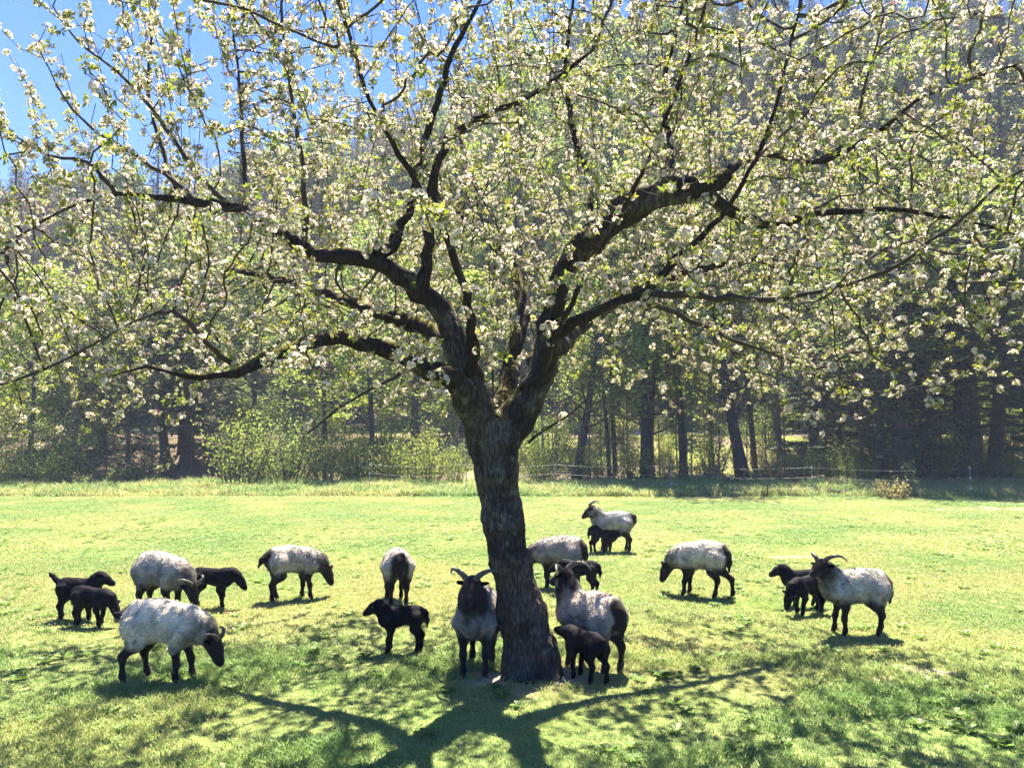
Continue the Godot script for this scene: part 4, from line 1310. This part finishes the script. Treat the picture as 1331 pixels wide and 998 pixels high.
func grass() -> void:
	var r := rng_of(404)
	var bands := [
		# [from, to (metres away), half width at 1 m, tufts a square metre, variant meshes]
		[3.4, 7.0, 1.0, 950, [tuft(1, 11, .035, .036, .0055), tuft(2, 11, .035, .042, .0055), tuft(3, 9, .03, .03, .006), tuft(4, 13, .04, .055, .006)]],
		[7.0, 12.0, 1.0, 520, [tuft(5, 13, .05, .038, .008), tuft(6, 13, .05, .042, .008), tuft(7, 12, .05, .034, .008)]],
		[12.0, 24.2, .98, 140, [tuft(8, 18, .1, .045, .013), tuft(9, 18, .1, .042, .013)]],
		[24.0, 30.5, 1.05, 60, [tuft(10, 22, .13, .15, .02), tuft(11, 22, .13, .2, .02), tuft(12, 16, .1, .27, .02)]],
	]
	var o := thing("grass", "short sunlit meadow grass with longer grass at the far edge", "grass")
	o.set_meta("kind", "stuff")
	for band in bands:
		var n: float = 0.5 * (band[1] * band[1] - band[0] * band[0]) * 2.0 * band[2] * band[3]
		var meshes: Array = band[4]
		var places: Array = []
		var tints: Array = []
		for m in meshes: places.append([]); tints.append(PackedColorArray())
		for k in int(n):
			var d := sqrt(lerpf(band[0] * band[0], band[1] * band[1], r.randf()))
			var x: float = r.randf_range(-1, 1) * (d * band[2] + 0.6)
			var q := patch_noise.get_noise_2d(x * 2.2, -d * 2.2 + 90.0)
			if r.randf() < soil_amount(x, -d): continue
			var m := clampi(int((q * 0.9 + 0.5 + r.randf_range(-.35, .35)) * meshes.size()), 0, meshes.size() - 1)
			var s := r.randf_range(0.7, 1.25) * (1.0 + q * 0.5)
			var g := clampf(0.5 + patch_noise.get_noise_2d(x * 1.3 + 200.0, -d * 1.3) * 1.3 + r.randf_range(-.25, .25), 0, 1)
			places[m].append(Transform3D(Basis(Vector3.UP, r.randf() * TAU).scaled(Vector3(s, s * r.randf_range(.8, 1.2), s)), Vector3(x, ground_height(x, -d), -d)))
			tints[m].append(Color(0.72, 0.9, 0.75).lerp(Color(1.25, 1.1, 1.05), g))
		for m in meshes.size():
			scatter("tufts", meshes[m], places[m], tints[m], o)

# ------------------------------------------------------------------ small things
func details() -> void:
	var r := rng_of(9)
	var brown := Color(0.12, 0.095, 0.075)
	# two small plants that stand by themselves at the meadow's far edge
	var p := on_ground(1162, 648)
	plant("shrub", shrub(51, .85, .9, 14, 700, 0.07, Color(0.22, 0.2, 0.08), brown), p, 0.0, Vector3.ONE, "small yellowish bush alone in the grass before the stout grey trunk", "shrub", "", "stem", "foliage")
	p = on_ground(1181, 643)
	plant("shrub", shrub(52, 1.3, .5, 5, 160, 0.09, Color(0.25, 0.3, 0.07), brown), p, 0.0, Vector3.ONE, "upright pale leaved sprig just behind the small yellowish bush", "shrub", "", "stem", "foliage")
	p = on_ground(995, 646)
	plant("sapling", shrub(53, .55, .2, 4, 30, 0.05, Color(0.15, 0.18, 0.05), Color(0.06, 0.05, 0.04)), p, 0.0, Vector3.ONE, "tiny dark sapling standing in the meadow before the fence", "sapling", "", "stem", "foliage")
	# overhead wires that cross the wood
	var spans := [[1331, 278, 24.0, 640, 383, 60.0], [1331, 294, 24.0, 640, 392, 60.0], [1331, 306, 24.0, 640, 400, 60.0], [900, 84, 38.0, 560, 214, 62.0], [900, 92, 38.0, 560, 221, 62.0], [900, 99, 38.0, 560, 228, 62.0]]
	var which := ["highest of the three pale wires crossing behind the right boughs", "middle one of the three pale wires crossing behind the right boughs", "lowest of the three pale wires crossing behind the right boughs", "uppermost of three wires passing the dark spruce top", "second of three wires passing the dark spruce top", "lowest of three wires passing the dark spruce top"]
	for k in 6:
		var a := at(spans[k][0], spans[k][1], spans[k][2])
		var b := at(spans[k][3], spans[k][4], spans[k][5])
		var dir := (a - b).normalized()
		var path := PackedVector3Array()
		for s in 17:
			var t := s / 16.0
			path.append((a + dir * 12.0).lerp(b, t) - Vector3(0, sin(PI * t) * 0.5, 0))
		var m := MB.new()
		m.tube(path, tapered(17, .005, .005), 4, Color(.2, .2, .2), Color(-1, 0, 0), false)
		tag(part("overhead_wire", m.commit(M.wire), self), which[k], "wire", "overhead wires")
	# coarse leafy weeds in the meadow
	var w := MB.new()
	for k in 9:
		var az := k * 2.4
		var d := Vector3(cos(az), 0.35 + 0.5 * r.randf(), sin(az)).normalized()
		var side := d.cross(Vector3.UP).normalized()
		var l := r.randf_range(.06, .11)
		var c := Color(0.1, 0.17, 0.035) * r.randf_range(.8, 1.3)
		c.a = 1
		w.flat_quad(Vector3.ZERO, d * l * .6 + side * l * .2, d * l - Vector3(0, l * .25, 0), d * l * .6 - side * l * .2, c)
	var places: Array = []
	while places.size() < 900:
		var d := sqrt(r.randf_range(12.0, 320.0))
		var x := r.randf_range(-.75, .75) * d
		if patch_noise.get_noise_2d(x * 3.0 + 500.0, d * 3.0) < 0.12: continue
		var s := r.randf_range(.5, 1.1)
		places.append(Transform3D(Basis(Vector3.UP, r.randf() * TAU).scaled(Vector3.ONE * s), Vector3(x, ground_height(x, -d) + .01, -d)))
	var o := thing("weeds", "coarse broad leaved weeds sprinkled through the meadow grass", "weeds")
	o.set_meta("kind", "stuff")
	scatter("rosettes", w.commit(M.grass), places, PackedColorArray(), o)
